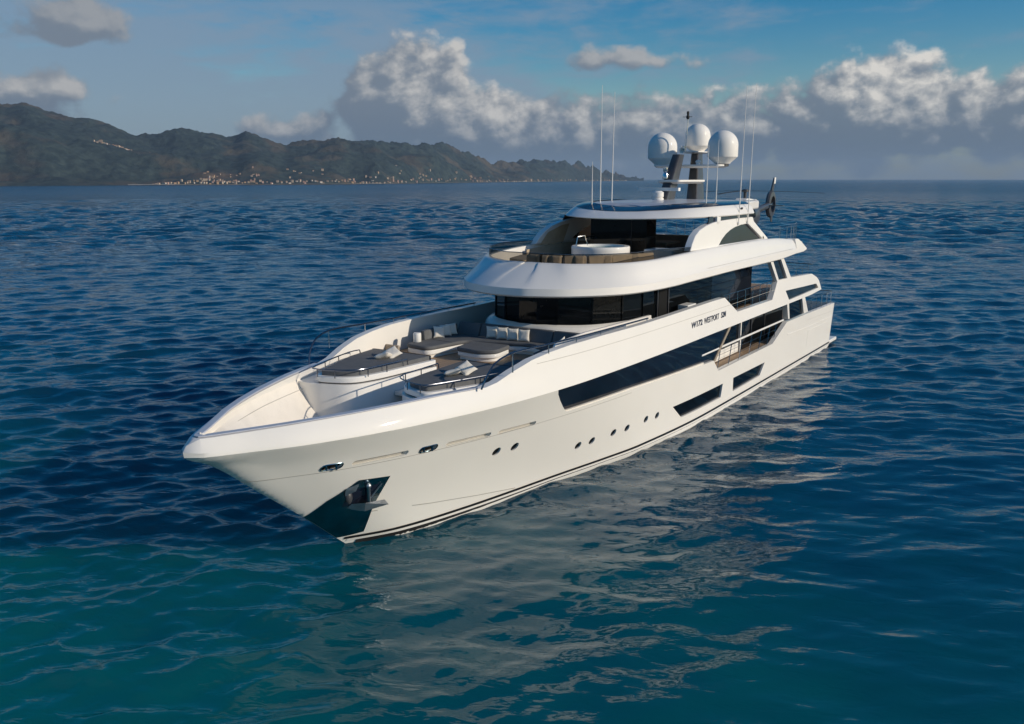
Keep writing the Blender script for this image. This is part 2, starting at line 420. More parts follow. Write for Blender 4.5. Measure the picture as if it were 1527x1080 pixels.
# ---- side shell below the knuckle
bow_line = [(46.9, -.8), (47.9, -.12)] + [(STEM(z), z) for z in [.16 + (4.5 - .16) * k / 60 for k in range(61)]]
win_front = [(42.02, 4.5), (41.86, 4.3), (41.5, 4.0), (41.1, 3.68), (40.69, 3.38)]
hull_out = ([(3.5, -.8)] + bow_line + [(49.5, 4.5), (46, 4.5)] + win_front + [(36.4, 3.36), (31.1, 3.18), (28.7, 3.08), (27.2, 3.04), (26.2, 2.36), (17.5, 2.38), (15.3, 3.36), (10.6, 3.3), (3.6, 3.15)])
ports = [(43.7, 2.5), (42.8, 2.47), (38.61, 1.49), (37.75, 1.49), (36.33, 1.52), (35.34, 1.5), (33.8, 1.55), (32.78, 1.5)]
port_loops = [circ(x, z, .155, 16, 1.15) for x, z in ports]
slots = [slot(49.5, 47.9, 3.47, 3.46, .085), slot(46.33, 44.62, 3.40, 3.37, .085), slot(44.1, 42.4, 3.34, 3.30, .085)]
slots = [slot(b, a, z1, z0, .085) for a, b, z0, z1 in [(49.5, 47.9, 3.46, 3.46), (46.33, 44.62, 3.40, 3.37), (44.1, 42.4, 3.34, 3.30)]]
fair = [slot(49.96, 50.36, 3.48, 3.48, .10), slot(46.87, 47.31, 3.43, 3.43, .10)]
lowwin = [[(31.3, 1.58), (30.1, .82), (25.19, .78), (25.18, 1.5)], [(23.66, 1.51), (23.41, .74), (19.04, .78), (18.44, 1.45)]]
mb = MB(); stem_pts = [(STEM(z) - d_, z) for z in [-.6 + .13 * k for k in range(39)] for d_ in (.012, .03, .06, .11, .18, .28, .4, .55, .75)]
skin(mb, hull_out, port_loops + slots + fair + lowwin, HS, .26, .7, .4, extra=stem_pts)
# transom and bottom closure
mb.addm([(3.52, -HS(3.5, z), z) for z in (-.8, .3, 1.5, 3.15)] + [(3.52, HS(3.5, z), z) for z in (-.8, .3, 1.5, 3.15)], [(k, k + 1, k + 5, k + 4) for k in range(3)])
hull = mb.build('hull', M_hull, Y, ang=28)

def recessed(name, loops, depth, material, parent=Y, fy=HS, sides=(1, -1), each=True):
    """panes lying behind openings of the shell"""
    for L in loops:
        for sd in sides:
            q = MB(); skin(q, L, [], fy, 0, .6, .4, (sd,), .2, off=-depth); q.build(name, material, parent)
recessed('porthole', [circ(x, z, .19, 16, 1.15) for x, z in ports], .06, M_glass)
recessed('mooring_slot', [slot(b - .03, a + .03, z1, z0, .12) for a, b, z0, z1 in [(49.5, 47.9, 3.46, 3.46), (46.33, 44.62, 3.40, 3.37), (44.1, 42.4, 3.34, 3.30)]], .17, M_line)  # slot backs in grey, the shade of the recess put into the colour
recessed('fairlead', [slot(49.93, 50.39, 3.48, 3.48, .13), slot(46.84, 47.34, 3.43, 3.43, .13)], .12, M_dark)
for (xa, xb, z) in ((49.96, 50.36, 3.48), (46.87, 47.31, 3.43)):
    for sd in (1, -1):
        L = slot(xa, xb, z, z, .10); q = MB(); q.tube([(x, sd * (HS(x, zz) + .01), zz) for x, zz in L], .020, 6, closed=True)
        q.tube([(xa + .1, sd * (HS(xa, z) - .02), z - .1), (xa + .1, sd * (HS(xa, z) - .02), z + .1)], .035, 6); q.tube([(xb - .1, sd * (HS(xb, z) - .02), z - .1), (xb - .1, sd * (HS(xb, z) - .02), z + .1)], .035, 6)
        q.build('fairlead_ring', M_chrome, Y)
recessed('hull_window', [[(31.5, 1.66), (30.1, .74), (25.0, .70), (25.0, 1.56)], [(23.8, 1.58), (23.5, .66), (18.9, .70), (18.3, 1.52)]], .10, M_glass)
# boot stripes and antifouling
def strip(name, path, hw, material, off=.022, sides=(1, -1), fy=HS, parent=Y):
    for sd in sides:
        q = MB()
        a = [(x, sd * (fy(x, z - hw) + off), z - hw) for x, z in path]; b = [(x, sd * (fy(x, z + hw) + off), z + hw) for x, z in path]; n = len(path)
        q.addm(a + b, [(k, k + 1, n + k + 1, n + k) for k in range(n - 1)]); q.build(name, material, parent)
def lin(x0, x1, z0, z1, n=260): return [(x0 + (x1 - x0) * k / n, z0 + (z1 - z0) * k / n) for k in range(n + 1)]
strip('boot_stripe', lin(3.5, 48.32, .34, .34), .052, M_black)
strip('waterline_stripe', lin(3.5, 48.2, .235, .235), .045, M_white)
strip('antifouling_band', lin(3.5, 47.9, -.10, -.10), .29, M_red, .014)
strip('hull_seam', lin(36, 52.2, 3.2, 3.33), .010, M_line, .010)
strip('spray_chine', [(48.0, 1.34), (46.24, 1.11), (45.75, 1.03), (43.6, .72), (41.54, .44)], .016, M_line, .014)
for sd in (1, -1):
    q = MB(); skin(q, [(9.7, .95), (4.75, .86), (4.8, 2.02), (9.85, 2.08)], [], HS, .02, .6, .4, (sd,), .3, off=.008); q.build('side_hatch', M_hull, Y, bevel=.004)
    q = MB(); skin(q, [(14.6, 2.46), (9.9, 2.30), (3.7, 2.22), (3.7, 2.26), (9.9, 2.35), (14.6, 2.52)], [], HS, .02, .6, .4, (sd,), .3, off=.012); q.build('rubbing_strake', M_white, Y)
strip('hull_seam', lin(3.7, 10.4, 2.62, 2.86), .008, M_line, .010)
# anchor pocket: polished plate wrapping the stem, with a hooded opening
pk = [(47.85, .50), (48.02, 1.34), (48.06, 1.75), (48.03, 2.67), (49.05, 2.76), (49.63, 2.12)] + [(STEM(z), z) for z in (1.56, 1.2, .8, .42)] + [(48.2, .44)]
for sd in (1, -1):
    q = MB(); skin(q, pk, [], HS, .0, .25, .2, (sd,), .08, off=.03, extra=stem_pts); pl = q.build('anchor_plate', M_chrome, Y)
    a = empty('anchor', (0, 0, 0), Y)
    def hp(x, z, o): return (x, sd * (HS(x, z) + o), z)
    q = MB(); q.loft([[hp(49.25, 2.45, .02), hp(48.25, 2.5, .02), hp(48.2, 1.75, .02), hp(49.1, 1.72, .02)], [hp(49.15, 2.4, .05), hp(48.35, 2.42, .05), hp(48.3, 1.8, .05), hp(49.0, 1.8, .05)]]); q.build('hawse_recess', M_navy, a)
    q = MB(); q.tube([hp(48.72, 2.5, .12), hp(48.36, 1.66, .2)], .055, 8); q.ell(hp(48.72, 2.5, .12), (.09, .09, .09), 10, 6); q.tube([hp(48.25, 2.45, .08), hp(48.5, 1.9, .2)], .022, 6); q.build('shank', M_anchor, a)
    q = MB(); q.addm([hp(48.85, 1.84, .06), hp(48.62, 1.86, .26), hp(48.55, 1.56, .36), hp(48.8, 1.62, .12), hp(48.9, 1.7, .05), hp(47.95, 1.82, .2), hp(47.8, 1.62, .30), hp(48.5, 1.5, .12), hp(47.9, 1.58, .10)], [(0, 1, 2, 3, 4), (1, 5, 6, 2), (2, 6, 8, 7), (2, 7, 3)]); q.build('fluke', M_anchor, a, flat=True)
    q = MB(); q.addm([hp(49.33, 2.5, .04), hp(49.0, 2.62, .04), hp(49.05, 2.38, .14), hp(49.3, 2.25, .14)], [(0, 1, 2, 3)]); q.build('hawse_lip', M_anchor, a, flat=True)
    q = MB(); q.ell(hp(49.12, 2.16, .1), (.13, .10, .22), 12, 8); q.build('bill_roller', M_char, a)

# ---- upper band: bow bulwark, upper deck bulwark and aft wing with its pillars
TOP = [(17.6, 6.03), (18.78, 5.06), (24.5, 5.1), (26.2, 5.98), (28, 5.99), (35.6, 5.93), (38.8, 5.95), (41, 5.92), (42.2, 5.84), (43.2, 5.72), (44.1, 5.50), (44.9, 5.24), (45.4, 5.16), (47, 5.17), (49, 5.12), (51, 5.06), (52.5, 4.99), (53.3, 4.96), (53.60, 4.95)]
band_out = [(STEM(4.5), 4.5)] + [(STEM(z), z) for z in (4.65, 4.8)] + TOP[::-1] + [(14.8, 5.95), (10.37, 5.77), (9.2, 5.45), (8.7, 5.2), (8.17, 4.58), (10.8, 4.5), (12.2, 4.5), (10.75, 3.42), (11.72, 3.42), (12.85, 4.5), (15.66, 4.5), (14.85, 3.5), (15.15, 3.5), (16.02, 4.5)]
slotwin = [(16.2, 5.3), (9.43, 5.07), (8.9, 4.76), (15.6, 4.70)]
mb = MB(); skin(mb, band_out, [slotwin], HS, .30, .6, .3)
band = mb.build('upper_bulwark', M_white, Y, ang=32, bevel=.05, seg=3)
recessed('wing_window', [[(16.4, 5.4), (9.3, 5.15), (8.8, 4.72), (15.5, 4.62)]], .10, M_glass2)
recessed('pillar_window', [[(15.7, 4.55), (12.8, 4.55), (11.6, 3.38), (14.8, 3.38)]], .12, M_glass)
strip('bulwark_seam', lin(18.2, 43.0, 5.56, 5.56), .009, M_line, .010)
for sd in (1, -1):
    q = MB(); P = [(STEM(5) - .06 - k * .01, 0, 5.0) for k in range(1)]
    xs = [53.57, 53.45, 53.2, 52.7, 52.2, 51.5, 50.5, 49.5, 48.5, 47.5, 46.5, 45.6]
    tz = pchip([45.4, 47, 49, 51, 52.5, 53.3, 53.7], [5.17, 5.18, 5.13, 5.07, 5.0, 4.97, 4.96])
    ring = [[(x, sd * max(0, HS(x, 5) - .05), tz(x) + .004), (x, sd * max(0, HS(x, 5) - .07), tz(x) + .03), (x, sd * max(0, HS(x, 5) - .30), tz(x) + .03), (x, sd * max(0, HS(x, 5) - .33), tz(x) + .004)] for x in xs]
    q.loft(ring); q.build('cap_rail', M_cap, Y)
# nameplate lettering on the port bulwark
def lettering(name, txt, x0, z0, width, height, shear=.25, off=.0, side=1):
    cu = bpy.data.curves.new(name, 'FONT'); cu.body = txt; cu.shear = shear; cu.offset = off; cu.extrude = .004
    t = bpy.data.objects.new('t', cu); me = bpy.data.meshes.new_from_object(t); bpy.data.objects.remove(t)
    xs = [v.co.x for v in me.vertices]; ys = [v.co.y for v in me.vertices]; ax, bx, ay, by = min(xs), max(xs), min(ys), max(ys)
    for v in me.vertices:
        lx = (v.co.x - ax) / (bx - ax) * width; ly = (v.co.y - ay) / (by - ay) * height
        X = x0 - lx * side; Z = z0 + ly; v.co = (X, side * (HS(X, Z) + .006 + v.co.z), Z)
    me.name = name; me.materials.append(M_ink); o = bpy.data.objects.new(name, me); COL.objects.link(o); o.parent = Y; return o
for side in (1, -1):
    for (txt, x0, wd, of) in ([('W172', 30.6, 1.32, .035), ('WESTPORT', 29.05, 1.95, .020), ('52M', 26.88, .72, .035)] if side == 1 else [('W172', 26.2, 1.32, .035), ('WESTPORT', 27.75, 1.95, .012), ('52M', 29.92, .72, .035)]):
        lettering('name_lettering', txt, x0, 5.08, wd, .27, .22, of, side)

# ---- main deck
def deckplan(x0, x1, z, ins, n=24): 
    p = [(x0 + (x1 - x0) * k / n, HS(x0 + (x1 - x0) * k / n, z) - ins) for k in range(n + 1)]
    return p + [(x, -y) for x, y in reversed(p)]
MB().prism(deckplan(3.5, 28.5, 2.3, .1), 2.1, 2.32).build('main_deck', M_teak, Y)
MB().prism(deckplan(1.35, 3.5, .4, .0, 4), .12, .44).build('swim_platform', M_white, Y, bevel=.04)
q = MB(); q.prism(deckplan(1.30, 3.5, .4, -.012, 4), .15, .24); q.build('platform_fender', M_black, Y)
# saloon glass: flush band forward, recessed deckhouse aft
for sd in (1, -1):
    q = MB(); skin(q, [(42.2, 4.6), (40.7, 3.25), (36.4, 3.22), (31, 3.05), (26.6, 2.95), (25.2, 4.6)], [], HS, 0, .8, .4, (sd,), .3, off=-.14); q.build('main_deck_glazing', M_glass2, Y)
    q = MB(); skin(q, [(26.9, 2.9), (26.6, 2.9), (25.1, 4.56), (25.4, 4.56)], [], HS, .1, .8, .4, (sd,), .3, off=-.10); q.build('glazing_post', M_taupe, Y)
    q = MB(); skin(q, [(40.75, 3.44), (36.4, 3.42), (31, 3.24), (28.4, 3.15), (28.4, 3.06), (31, 3.15), (36.4, 3.33), (40.75, 3.35)], [], HS, .2, .8, .4, (sd,), .3, off=-.05); q.build('window_sill', M_matte, Y)
dh = MB(); dh.prism([(28.5, 3.45), (12.5, 3.45), (12.5, -3.45), (28.5, -3.45)], 2.33, 4.5); dh.build('main_deckhouse', M_glass, Y)
for sd in (1, -1):
    MB().box((20.6, sd * 3.50, 3.4), (.14, .14, 2.2)).build('deckhouse_post', M_white, Y); MB().box((24.4, sd * 3.47, 2.62), (7.2, .08, .5)).build('deckhouse_skirting', M_white, Y)
    for x in (23.0, 18.6, 16.2): MB().box((x, sd * 3.47, 3.5), (.07, .07, 2.1)).build('deckhouse_mullion', M_char, Y)
# ---- upper deck slab, teak lounge deck
up_plan = deckplan(8.4, 42.6, 4.7, .22, 40)
MB().prism(up_plan, 4.44, 4.72).build('upper_deck', M_white, Y)
MB().prism(deckplan(8.8, 42.4, 4.7, .32, 40), 4.722, 4.75).build('teak_deck', M_teak, Y)
# ---- railings
def railing(path, posts, zb, r=.024, material=M_rail, mid=True, pr=.016, name='railing', z2=None):
    o = MB().tube(path, r, 8).build(name, material, Y)
    P = [Vector(p) for p in path]
    for (x, y, zt, zb_) in posts: MB().tube([(x, y, zb_), (x, y, zt)], pr, 6).build('post', M_steel, o)
    if mid:
        for f in (.33, .66):
            MB().tube([(p[0], p[1], zb + (p[2] - zb) * f) for p in path], .009, 6).build('wire', M_steel, o)
    return o
for sd in (1, -1):
    yb = lambda x, z: sd * (HS(x, z) - .16)
    # main deck: white handrail on posts
    xs = [28.6 - k * .62 for k in range(18)]
    o = MB().tube([(x, yb(x, 3.45), 3.50) for x in (28.6, 26, 23, 20, 17.4, 15.6)], .055, 10).build('railing', M_white, Y)
    for x in (27.6, 26.0, 24.4, 22.8, 21.2, 19.6, 18.1, 16.9): MB().tube([(x, yb(x, 2.4), 2.32), (x, yb(x, 3.4), 3.46)], .022, 6).build('post', M_steel, o)
    for z in (2.75, 3.1): MB().tube([(x, yb(x, z), z) for x in (26.4, 22, 16.8)], .010, 6).build('wire', M_steel, o)
    # upper deck
    railing([(x, yb(x, 5.9), 6.03) for x in (25.9, 22, 18.0)], [(x, yb(x, 5.5), 6.02, 5.05) for x in (25.2, 24.0, 22.8, 21.6, 20.4, 19.2, 18.3)], 5.05)
    # aft main deck rail and upper deck aft rail
    railing([(10.2, yb(10, 3.3), 4.05), (7, yb(7, 3.3), 4.05), (3.9, yb(4, 3.3), 4.0)] + ([(3.75, 0, 4.0)] if sd == 1 else [(3.75, -.2, 4.0)]), [(x, yb(x, 3.2), 4.02, 3.1) for x in (9.4, 8.0, 6.6, 5.2, 4.0)], 3.2)
    railing([(14.0, yb(14, 5.9), 6.35), (11, yb(11, 5.9), 6.35), (9.6, yb(9.6, 5.8), 6.3), (9.2, 0.1 * sd, 6.3)], [(x, yb(x, 5.8), 6.33, 5.7) for x in (13.4, 12.0, 10.7)], 5.8)
    # bulwark handrail with curved forward end
    hp = [(45.75, sd * 3.72, 5.17), (45.62, sd * 3.80, 5.50), (45.42, sd * 3.86, 5.78), (45.1, sd * 3.92, 6.0), (44.6, sd * 4.0, 6.13), (43.9, sd * 4.06, 6.17), (42.4, sd * 4.12, 6.13), (40.5, sd * 4.2, 6.1), (38.5, sd * 4.26, 6.08), (34.6, sd * 4.3, 6.04)]
    railing(smoothpath(hp, 5), [(x, sd * y, zt, zt - h) for x, y, zt, h in ((44.4, 4.02, 6.13, .62), (42.3, 4.12, 6.12, .34), (40.5, 4.2, 6.09, .2), (38.7, 4.25, 6.07, .17), (36.7, 4.28, 6.05, .16), (34.7, 4.3, 6.03, .14))], 5.2, .032, M_rail, False, .02)

# ---- foredeck well
def wellring(x):
    yt = max(.02, HS(x, 4.95) - .27); f = max(0., min(1., (53.3 - x) / 4.0)); zf = 4.62 - .90 * f ** .7
    yf = max(.015, yt * (.35 + .35 * f) if x > 46 else yt * .72)
    half = [(x, yt, 4.96), (x, yt * .99, 4.75), (x, yf + (yt - yf) * .45, zf + .42), (x, yf, zf), (x, 0, zf)]
    return half + [(a, -b, c) for a, b, c in reversed(half[:-1])]
q = MB(); q.loft([wellring(53.4 - k * .4) for k in range(29)], False, False); q.build('foredeck_well', M_matte, Y, ang=30)
strip('inner_seam', lin(46.6, 51.8, 4.62, 4.62, 40), .008, M_line, 0., fy=lambda x, z: (lambda yt, yf: yf + (yt * .99 - yf) * (.45 + .55 * .62) - .012)(HS(x, 4.95) - .27, (HS(x, 4.95) - .27) * (.35 + .35 * max(0., min(1., (53.3 - x) / 4.0)))))
def wz(x): return 4.62 - .90 * max(0., min(1., (53.3 - x) / 4.0)) ** .7
q = MB(); q.loft([[(51.9, .5, wz(51.9)), (51.0, .85, wz(51)), (51.0, -.85, wz(51)), (51.9, -.5, wz(51.9))], [(51.8, .4, wz(51.9) + .22), (51.05, .7, wz(51) + .34), (51.05, -.7, wz(51) + .34), (51.8, -.4, wz(51.9) + .22)]]); q.build('chain_locker_hatch', M_matte, Y, bevel=.03)
q = MB(); q.loft([[(50.5, 1.0, 3.85), (47.6, 1.35, 3.7), (47.6, -1.35, 3.7), (50.5, -1.0, 3.85)], [(50.35, .85, 4.12), (47.75, 1.2, 4.05), (47.75, -1.2, 4.05), (50.35, -.85, 4.12)]]); q.build('windlass_cover', M_matte, Y, bevel=.03)
for sd in (1, -1):
    q = MB(); q.lathe([(.13, 0), (.13, .05), (.07, .08), (.07, .24), (.15, .28), (.13, .36), (0.02, .38)], (48.1, sd * .95, 3.74), 16); q.build('mooring_bitt', M_rub, Y)
    strip_pts = [(x, HS(x, 4.9) - .275 - .02, 4.66) for x in (52.0, 50.5, 49, 47.4)]

# ---- sunpads on their pedestals
PADP = [(46.85, 2.35, .35), (46.45, 1.1, .9), (45.4, .82, .5), (42.45, .62, .08), (42.45, 3.62, .1), (44.2, 3.35, .3)]
for sd, lab in ((1, 'port'), (-1, 'starboard')):
    pts = roundpoly(PADP, .2, 6); pts = pts if sd == 1 else mirror_y(pts)
    pad = empty('sunpad', (0, 0, 0), Y)
    big = roundpoly([(46.95, 3.1, .02), (46.98, 2.2, .35), (46.55, 1.02, .9), (45.4, .72, .5), (42.45, .52, .08), (42.45, 3.62, .1), (45.6, 3.62, .02)], .2, 6); big = big if sd == 1 else mirror_y(big)
    clampy = lambda x, y, z: max(-(HS(x, z) - .2), min(HS(x, z) - .2, y))
    q = MB(); q.loft([[(x, clampy(x, y, z), z) for x, y in dens(big, .25)] for z in (3.6, 3.9, 4.2, 4.5, 4.86)]); q.build('pedestal', M_white, pad, ang=40)
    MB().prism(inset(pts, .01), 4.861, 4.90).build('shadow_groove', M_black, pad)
    MB().prism(inset(pts, -.05), 4.901, 5.10).build('plinth', M_white, pad, bevel=.03)
    MB().prism(inset(pts, .14), 5.101, 5.25).build('cushion', M_grey, pad, bevel=.05, seg=3)
    rp = [(43.55, 3.32), (44.3, 3.28), (46.6, 2.55), (46.92, 2.2), (46.75, 1.6), (46.5, 1.1), (46.1, .85), (45.4, .78), (44.2, .70), (44.0, .69)]
    rail = smoothpath([(x, y * sd, 5.37) for x, y in rp], 5)
    rail = [Vector((rail[0].x - .06, rail[0].y, 5.16)), Vector((rail[0].x - .03, rail[0].y, 5.33))] + rail + [Vector((rail[-1].x - .03, rail[-1].y, 5.33)), Vector((rail[-1].x - .06, rail[-1].y, 5.16))]
    MB().tube(rail, .021, 8).build('rail', M_rail, pad)
    for x, y in ((44.9, 3.09), (45.9, 2.78), (46.88, 2.2), (46.72, 1.55), (45.9, .81), (45.0, .75)): MB().tube([(x, y * sd, 5.08), (x, y * sd, 5.36)], .018, 6).build('rail_post', M_rail, pad)
q = MB(); q.box((43.6, 0, 4.3), (2.3, 1.3, .14)); q.box((43.2, 0, 4.5), (1.5, 1.3, .26)); q.build('companion_steps', M_matte, Y, bevel=.02)

# ---- lounge: U-shaped sofa against the wheelhouse coaming
SOF_IN = [(40.9, -2.15), (38.6, -1.75), (38.35, 1.1), (39.4, 1.6)]
seat = roundpoly([(40.95, -3.3, .35), (41.15, -2.0, .45), (38.95, -1.70, .4), (38.25, 0.9, .3), (38.8, 1.9, .3), (40.0, 2.0, .3), (40.0, 3.0, .1), (37.3, 3.0, .1), (37.3, -2.8, .2), (37.8, -3.35, .3)], .2)
sofa = empty('lounge_sofa', (0, 0, 0), Y)
MB().prism(inset(seat, .10), 4.75, 4.87).build('recessed_plinth', M_matte, sofa)
MB().prism(inset(seat, .03), 4.871, 5.06).build('base', M_white, sofa, bevel=.04, seg=3)
MB().prism(seat, 5.061, 5.22).build('seat_cushion', M_grey, sofa, bevel=.06, seg=3)
for (a, b, hh) in (((39.95, -3.18), (38.9, -3.22), .40), ((38.86, -3.22), (37.75, -3.1), .42)):
    q = MB(); A, B = Vector(a), Vector(b); t = (B - A).normalized(); nrm = Vector((-t.y, t.x))
    q.loft([[tuple(A - nrm * .13) + (5.2,), tuple(A + nrm * .13) + (5.2,), tuple(A + nrm * .10) + (5.2 + hh,), tuple(A - nrm * .10) + (5.2 + hh,)], [tuple(B - nrm * .13) + (5.2,), tuple(B + nrm * .13) + (5.2,), tuple(B + nrm * .10) + (5.2 + hh,), tuple(B - nrm * .10) + (5.2 + hh,)]]); q.build('backrest', M_grey, sofa, bevel=.05, seg=3)
for k in range(5):
    y0, y1 = -2.95 + k * 1.16, -2.95 + (k + 1) * 1.16 - .03
    q = MB(); q.loft([[(37.95, y0, 5.2), (37.55, y0, 5.2), (37.45, y0, 5.69), (37.72, y0, 5.72)], [(37.95, y1, 5.2), (37.55, y1, 5.2), (37.45, y1, 5.69), (37.72, y1, 5.72)]]); q.build('backrest', M_grey, sofa, bevel=.05, seg=3)
q = MB(); q.loft([[(39.95, 2.72, 5.2), (39.95, 2.98, 5.2), (39.95, 3.02, 5.62), (39.95, 2.82, 5.62)], [(37.1, 2.72, 5.2), (37.1, 2.98, 5.2), (37.1, 3.02, 5.68), (37.1, 2.82, 5.68)]]); q.build('backrest', M_grey, sofa, bevel=.05, seg=3)
for (xa, ya, xb, yb_) in ((39.6, -3.2, 39.75, -1.85), (38.5, -.4, 37.9, -.4), (38.25, 0.7, 37.8, .75)): MB().tube([(xa, ya, 5.222), (xb, yb_, 5.222)], .008, 5).build('cushion_seam', M_rub, sofa)
q = MB(); q.lathe([(.15, 0), (.16, .02), (.16, .34), (.14, .37), (.01, .37)], (40.35, -3.12, 5.21), 20); q.build('end_bolster', M_white, sofa)
# port-side stool block beside the sofa and low wall
q = MB(); q.prism(roundpoly([(40.9, 1.9), (42.0, 2.0), (42.1, 3.3), (40.9, 3.3)], .18), 4.751, 5.0); o = q.build('corner_seat', M_white, Y, bevel=.03)
q = MB(); q.prism(roundpoly([(40.88, 1.88), (42.02, 1.98), (42.12, 3.32), (40.88, 3.32)], .2), 5.001, 5.13); q.build('corner_seat_cushion', M_grey, o, bevel=.04)
MB().box((41.2, -3.72, 4.95), (.12, .7, .42)).build('side_deck_step', M_taupe, Y, bevel=.02)

# ---- wheelhouse and its white coaming
WH = [(18.6, 3.35), (30, 3.35), (33.0, 3.30), (34.4, 3.02), (35.8, 2.35), (36.72, 1.25), (36.97, .42)]
WHp = WH + [(x, -y) for x, y in reversed(WH)]
MB().prism(WHp, 4.751, 7.2).build('wheelhouse', M_glass, Y, ang=5)
for (x, y) in [(34.4, 3.03), (35.8, 2.36), (36.73, 1.26), (36.73, -1.26), (35.8, -2.36), (33.0, 3.32), (31.6, 3.36)]: MB().box((x, y, 6.5), (.07, .07, 1.4), math.atan2(y, x - 33)).build('window_mullion', M_glass, Y)
for x0, x1 in ((24.9, 18.8),):
    for sd in (1, -1): MB().addm([(x0, sd * 3.365, 5.3), (x1, sd * 3.365, 5.3), (x1, sd * 3.365, 7.18), (x0, sd * 3.365, 7.18)], [(0, 1, 2, 3)]).build('saloon_side_glass', M_glass2, Y)
for sd in (1, -1):
    o = MB().box((31.0, sd * 3.37, 6.0), (.9, .05, 2.3)).build('wing_doorway', M_dark, Y)  # near-black slab stands in for the shaded interior of the open doorway
    for x in (30.4, 31.6): MB().box((x, sd * 3.38, 6.0), (.07, .07, 2.3)).build('door_jamb', M_char, o)
cm0 = [(32.3, 3.48), (34.5, 3.30), (36.1, 2.60), (36.98, 1.4), (37.2, .45)]
def full(h): return h + [(x, -y) for x, y in reversed(h)]
def offp(h, d):
    out = []
    for i, p in enumerate(h):
        a = Vector(h[max(0, i - 1)]); b = Vector(h[min(len(h) - 1, i + 1)]); t = (b - a).normalized(); out.append((p[0] + t.y * d, p[1] - t.x * d))
    return out
cmS = [tuple(v[:2]) for v in smoothpath([p + (0,) for p in full(cm0)], 5)]
def lvl(d, z): return [(x, y, z) for x, y in offp(cmS, d)]
cmr = [lvl(.10, 4.76), lvl(.10, 5.45), lvl(.06, 5.62), lvl(-.05, 5.72), lvl(-.20, 5.80), lvl(-.30, 5.84)]
sg = 1 if offp(cmS, 1)[len(cmS) // 2][0] > cmS[len(cmS) // 2][0] else -1
if sg < 0: cmr = [[(x, y, z) for x, y in offp(cmS, -d)] for d, z in ((.10, 4.76), (.10, 5.45), (.06, 5.58), (-.03, 5.68), (-.15, 5.74), (-.30, 5.78))] if False else [[p + (z,) for p in offp(cmS, -d)] for d, z in ((.10, 4.76), (.10, 5.45), (.06, 5.58), (-.03, 5.68), (-.15, 5.74), (-.30, 5.78))]
q = MB(); q.loft(cmr, False, False); q.build('wheelhouse_coaming', M_white, Y, ang=40)
for sd in (1, -1):
    q = MB(); q.loft([[(41.0, sd * 3.12, 4.76), (41.0, sd * 3.22, 4.76), (40.2, sd * 3.22, 5.74), (40.2, sd * 3.12, 5.74)], [(38.0, sd * 3.12, 4.76), (38.0, sd * 3.25, 4.76), (38.0, sd * 3.25, 5.84), (38.0, sd * 3.12, 5.84)], [(32.5, sd * 3.30, 4.76), (32.5, sd * 3.52, 4.76), (32.5, sd * 3.52, 5.84), (32.5, sd * 3.36, 5.84)]]) if sd == 1 else None
    if sd == 1: q.build('side_deck_wall', M_white, Y, bevel=.02)
    q = MB()
    MB().box((29.4, sd * 3.9, 5.55), (1.0, .5, .9)).build('side_deck_locker', M_white, Y, bevel=.03)

# ---- sun deck moulding (brow)
BR = [(14.5, 4.66), (20, 4.72), (26, 4.72), (30, 4.69), (32.5, 4.58), (34.3, 4.36), (35.6, 4.02), (36.75, 3.40), (37.9, 2.35), (38.55, 1.15), (38.72, .4)]
BRs = [tuple(v[:2]) for v in smoothpath([p + (0,) for p in full(BR)], 6)]
def nrm2(P):
    out = []
    for i, p in enumerate(P):
        a = Vector(P[max(0, i - 1)]); b = Vector(P[min(len(P) - 1, i + 1)]); t = (b - a).normalized(); n = Vector((t.y, -t.x))
        c = Vector(p) - Vector((25, 0))
        if n.dot(Vector((p[0] - 25, p[1] * 3))) < 0: n = -n
        out.append(n)
    return out
BN = nrm2(BRs)
def brow_ring(ds, df, zs, zf, aft=0.):
    """inset at the sides / at the front, height at the sides / front; 'aft' rakes the after end"""
    r = []
    for p, n in zip(BRs, BN):
        f = max(0, n.x) ** 1.25; d = ds + (df - ds) * f
        r.append((p[0] - n.x * d, p[1] - n.y * d, zs(p[0]) * (1 - f) + zf * f))
    return r
zbot = pchip([14.5, 18, 25, 30, 33, 36], [7.30, 7.20, 7.22, 7.20, 7.14, 7.10]); zst = pchip([14.5, 25, 30, 36], [7.62, 7.60, 7.55, 7.46]); ztp = pchip([14.5, 18, 22, 28, 31, 34, 36.5], [8.15, 8.38, 8.47, 8.47, 8.42, 8.32, 8.27])
k = lambda v: (lambda x: v)
rings = [brow_ring(1.2, 1.6, k(7.18), 7.12), brow_ring(.06, .10, zbot, 7.08), brow_ring(.0, .0, lambda x: zbot(x) + .05, 7.15), brow_ring(.03, .03, lambda x: zst(x) - .03, 7.43), brow_ring(.06, .10, zst, 7.465), brow_ring(.12, 1.0, lambda x: zst(x) + .42 * (ztp(x) - zst(x)), 7.86), brow_ring(.26, 1.9, lambda x: ztp(x) - .07, 8.19),
         brow_ring(.33, 2.1, lambda x: ztp(x) - .01, 8.255), brow_ring(.40, 2.2, ztp, 8.265), brow_ring(.62, 2.46, lambda x: ztp(x) - .02, 8.25), brow_ring(.70, 2.52, k(7.42), 7.42)]
q = MB(); q.loft([list(r) for r in zip(*rings)], False, True); br = q.build('sun_deck_bulwark', M_white, Y, ang=38)
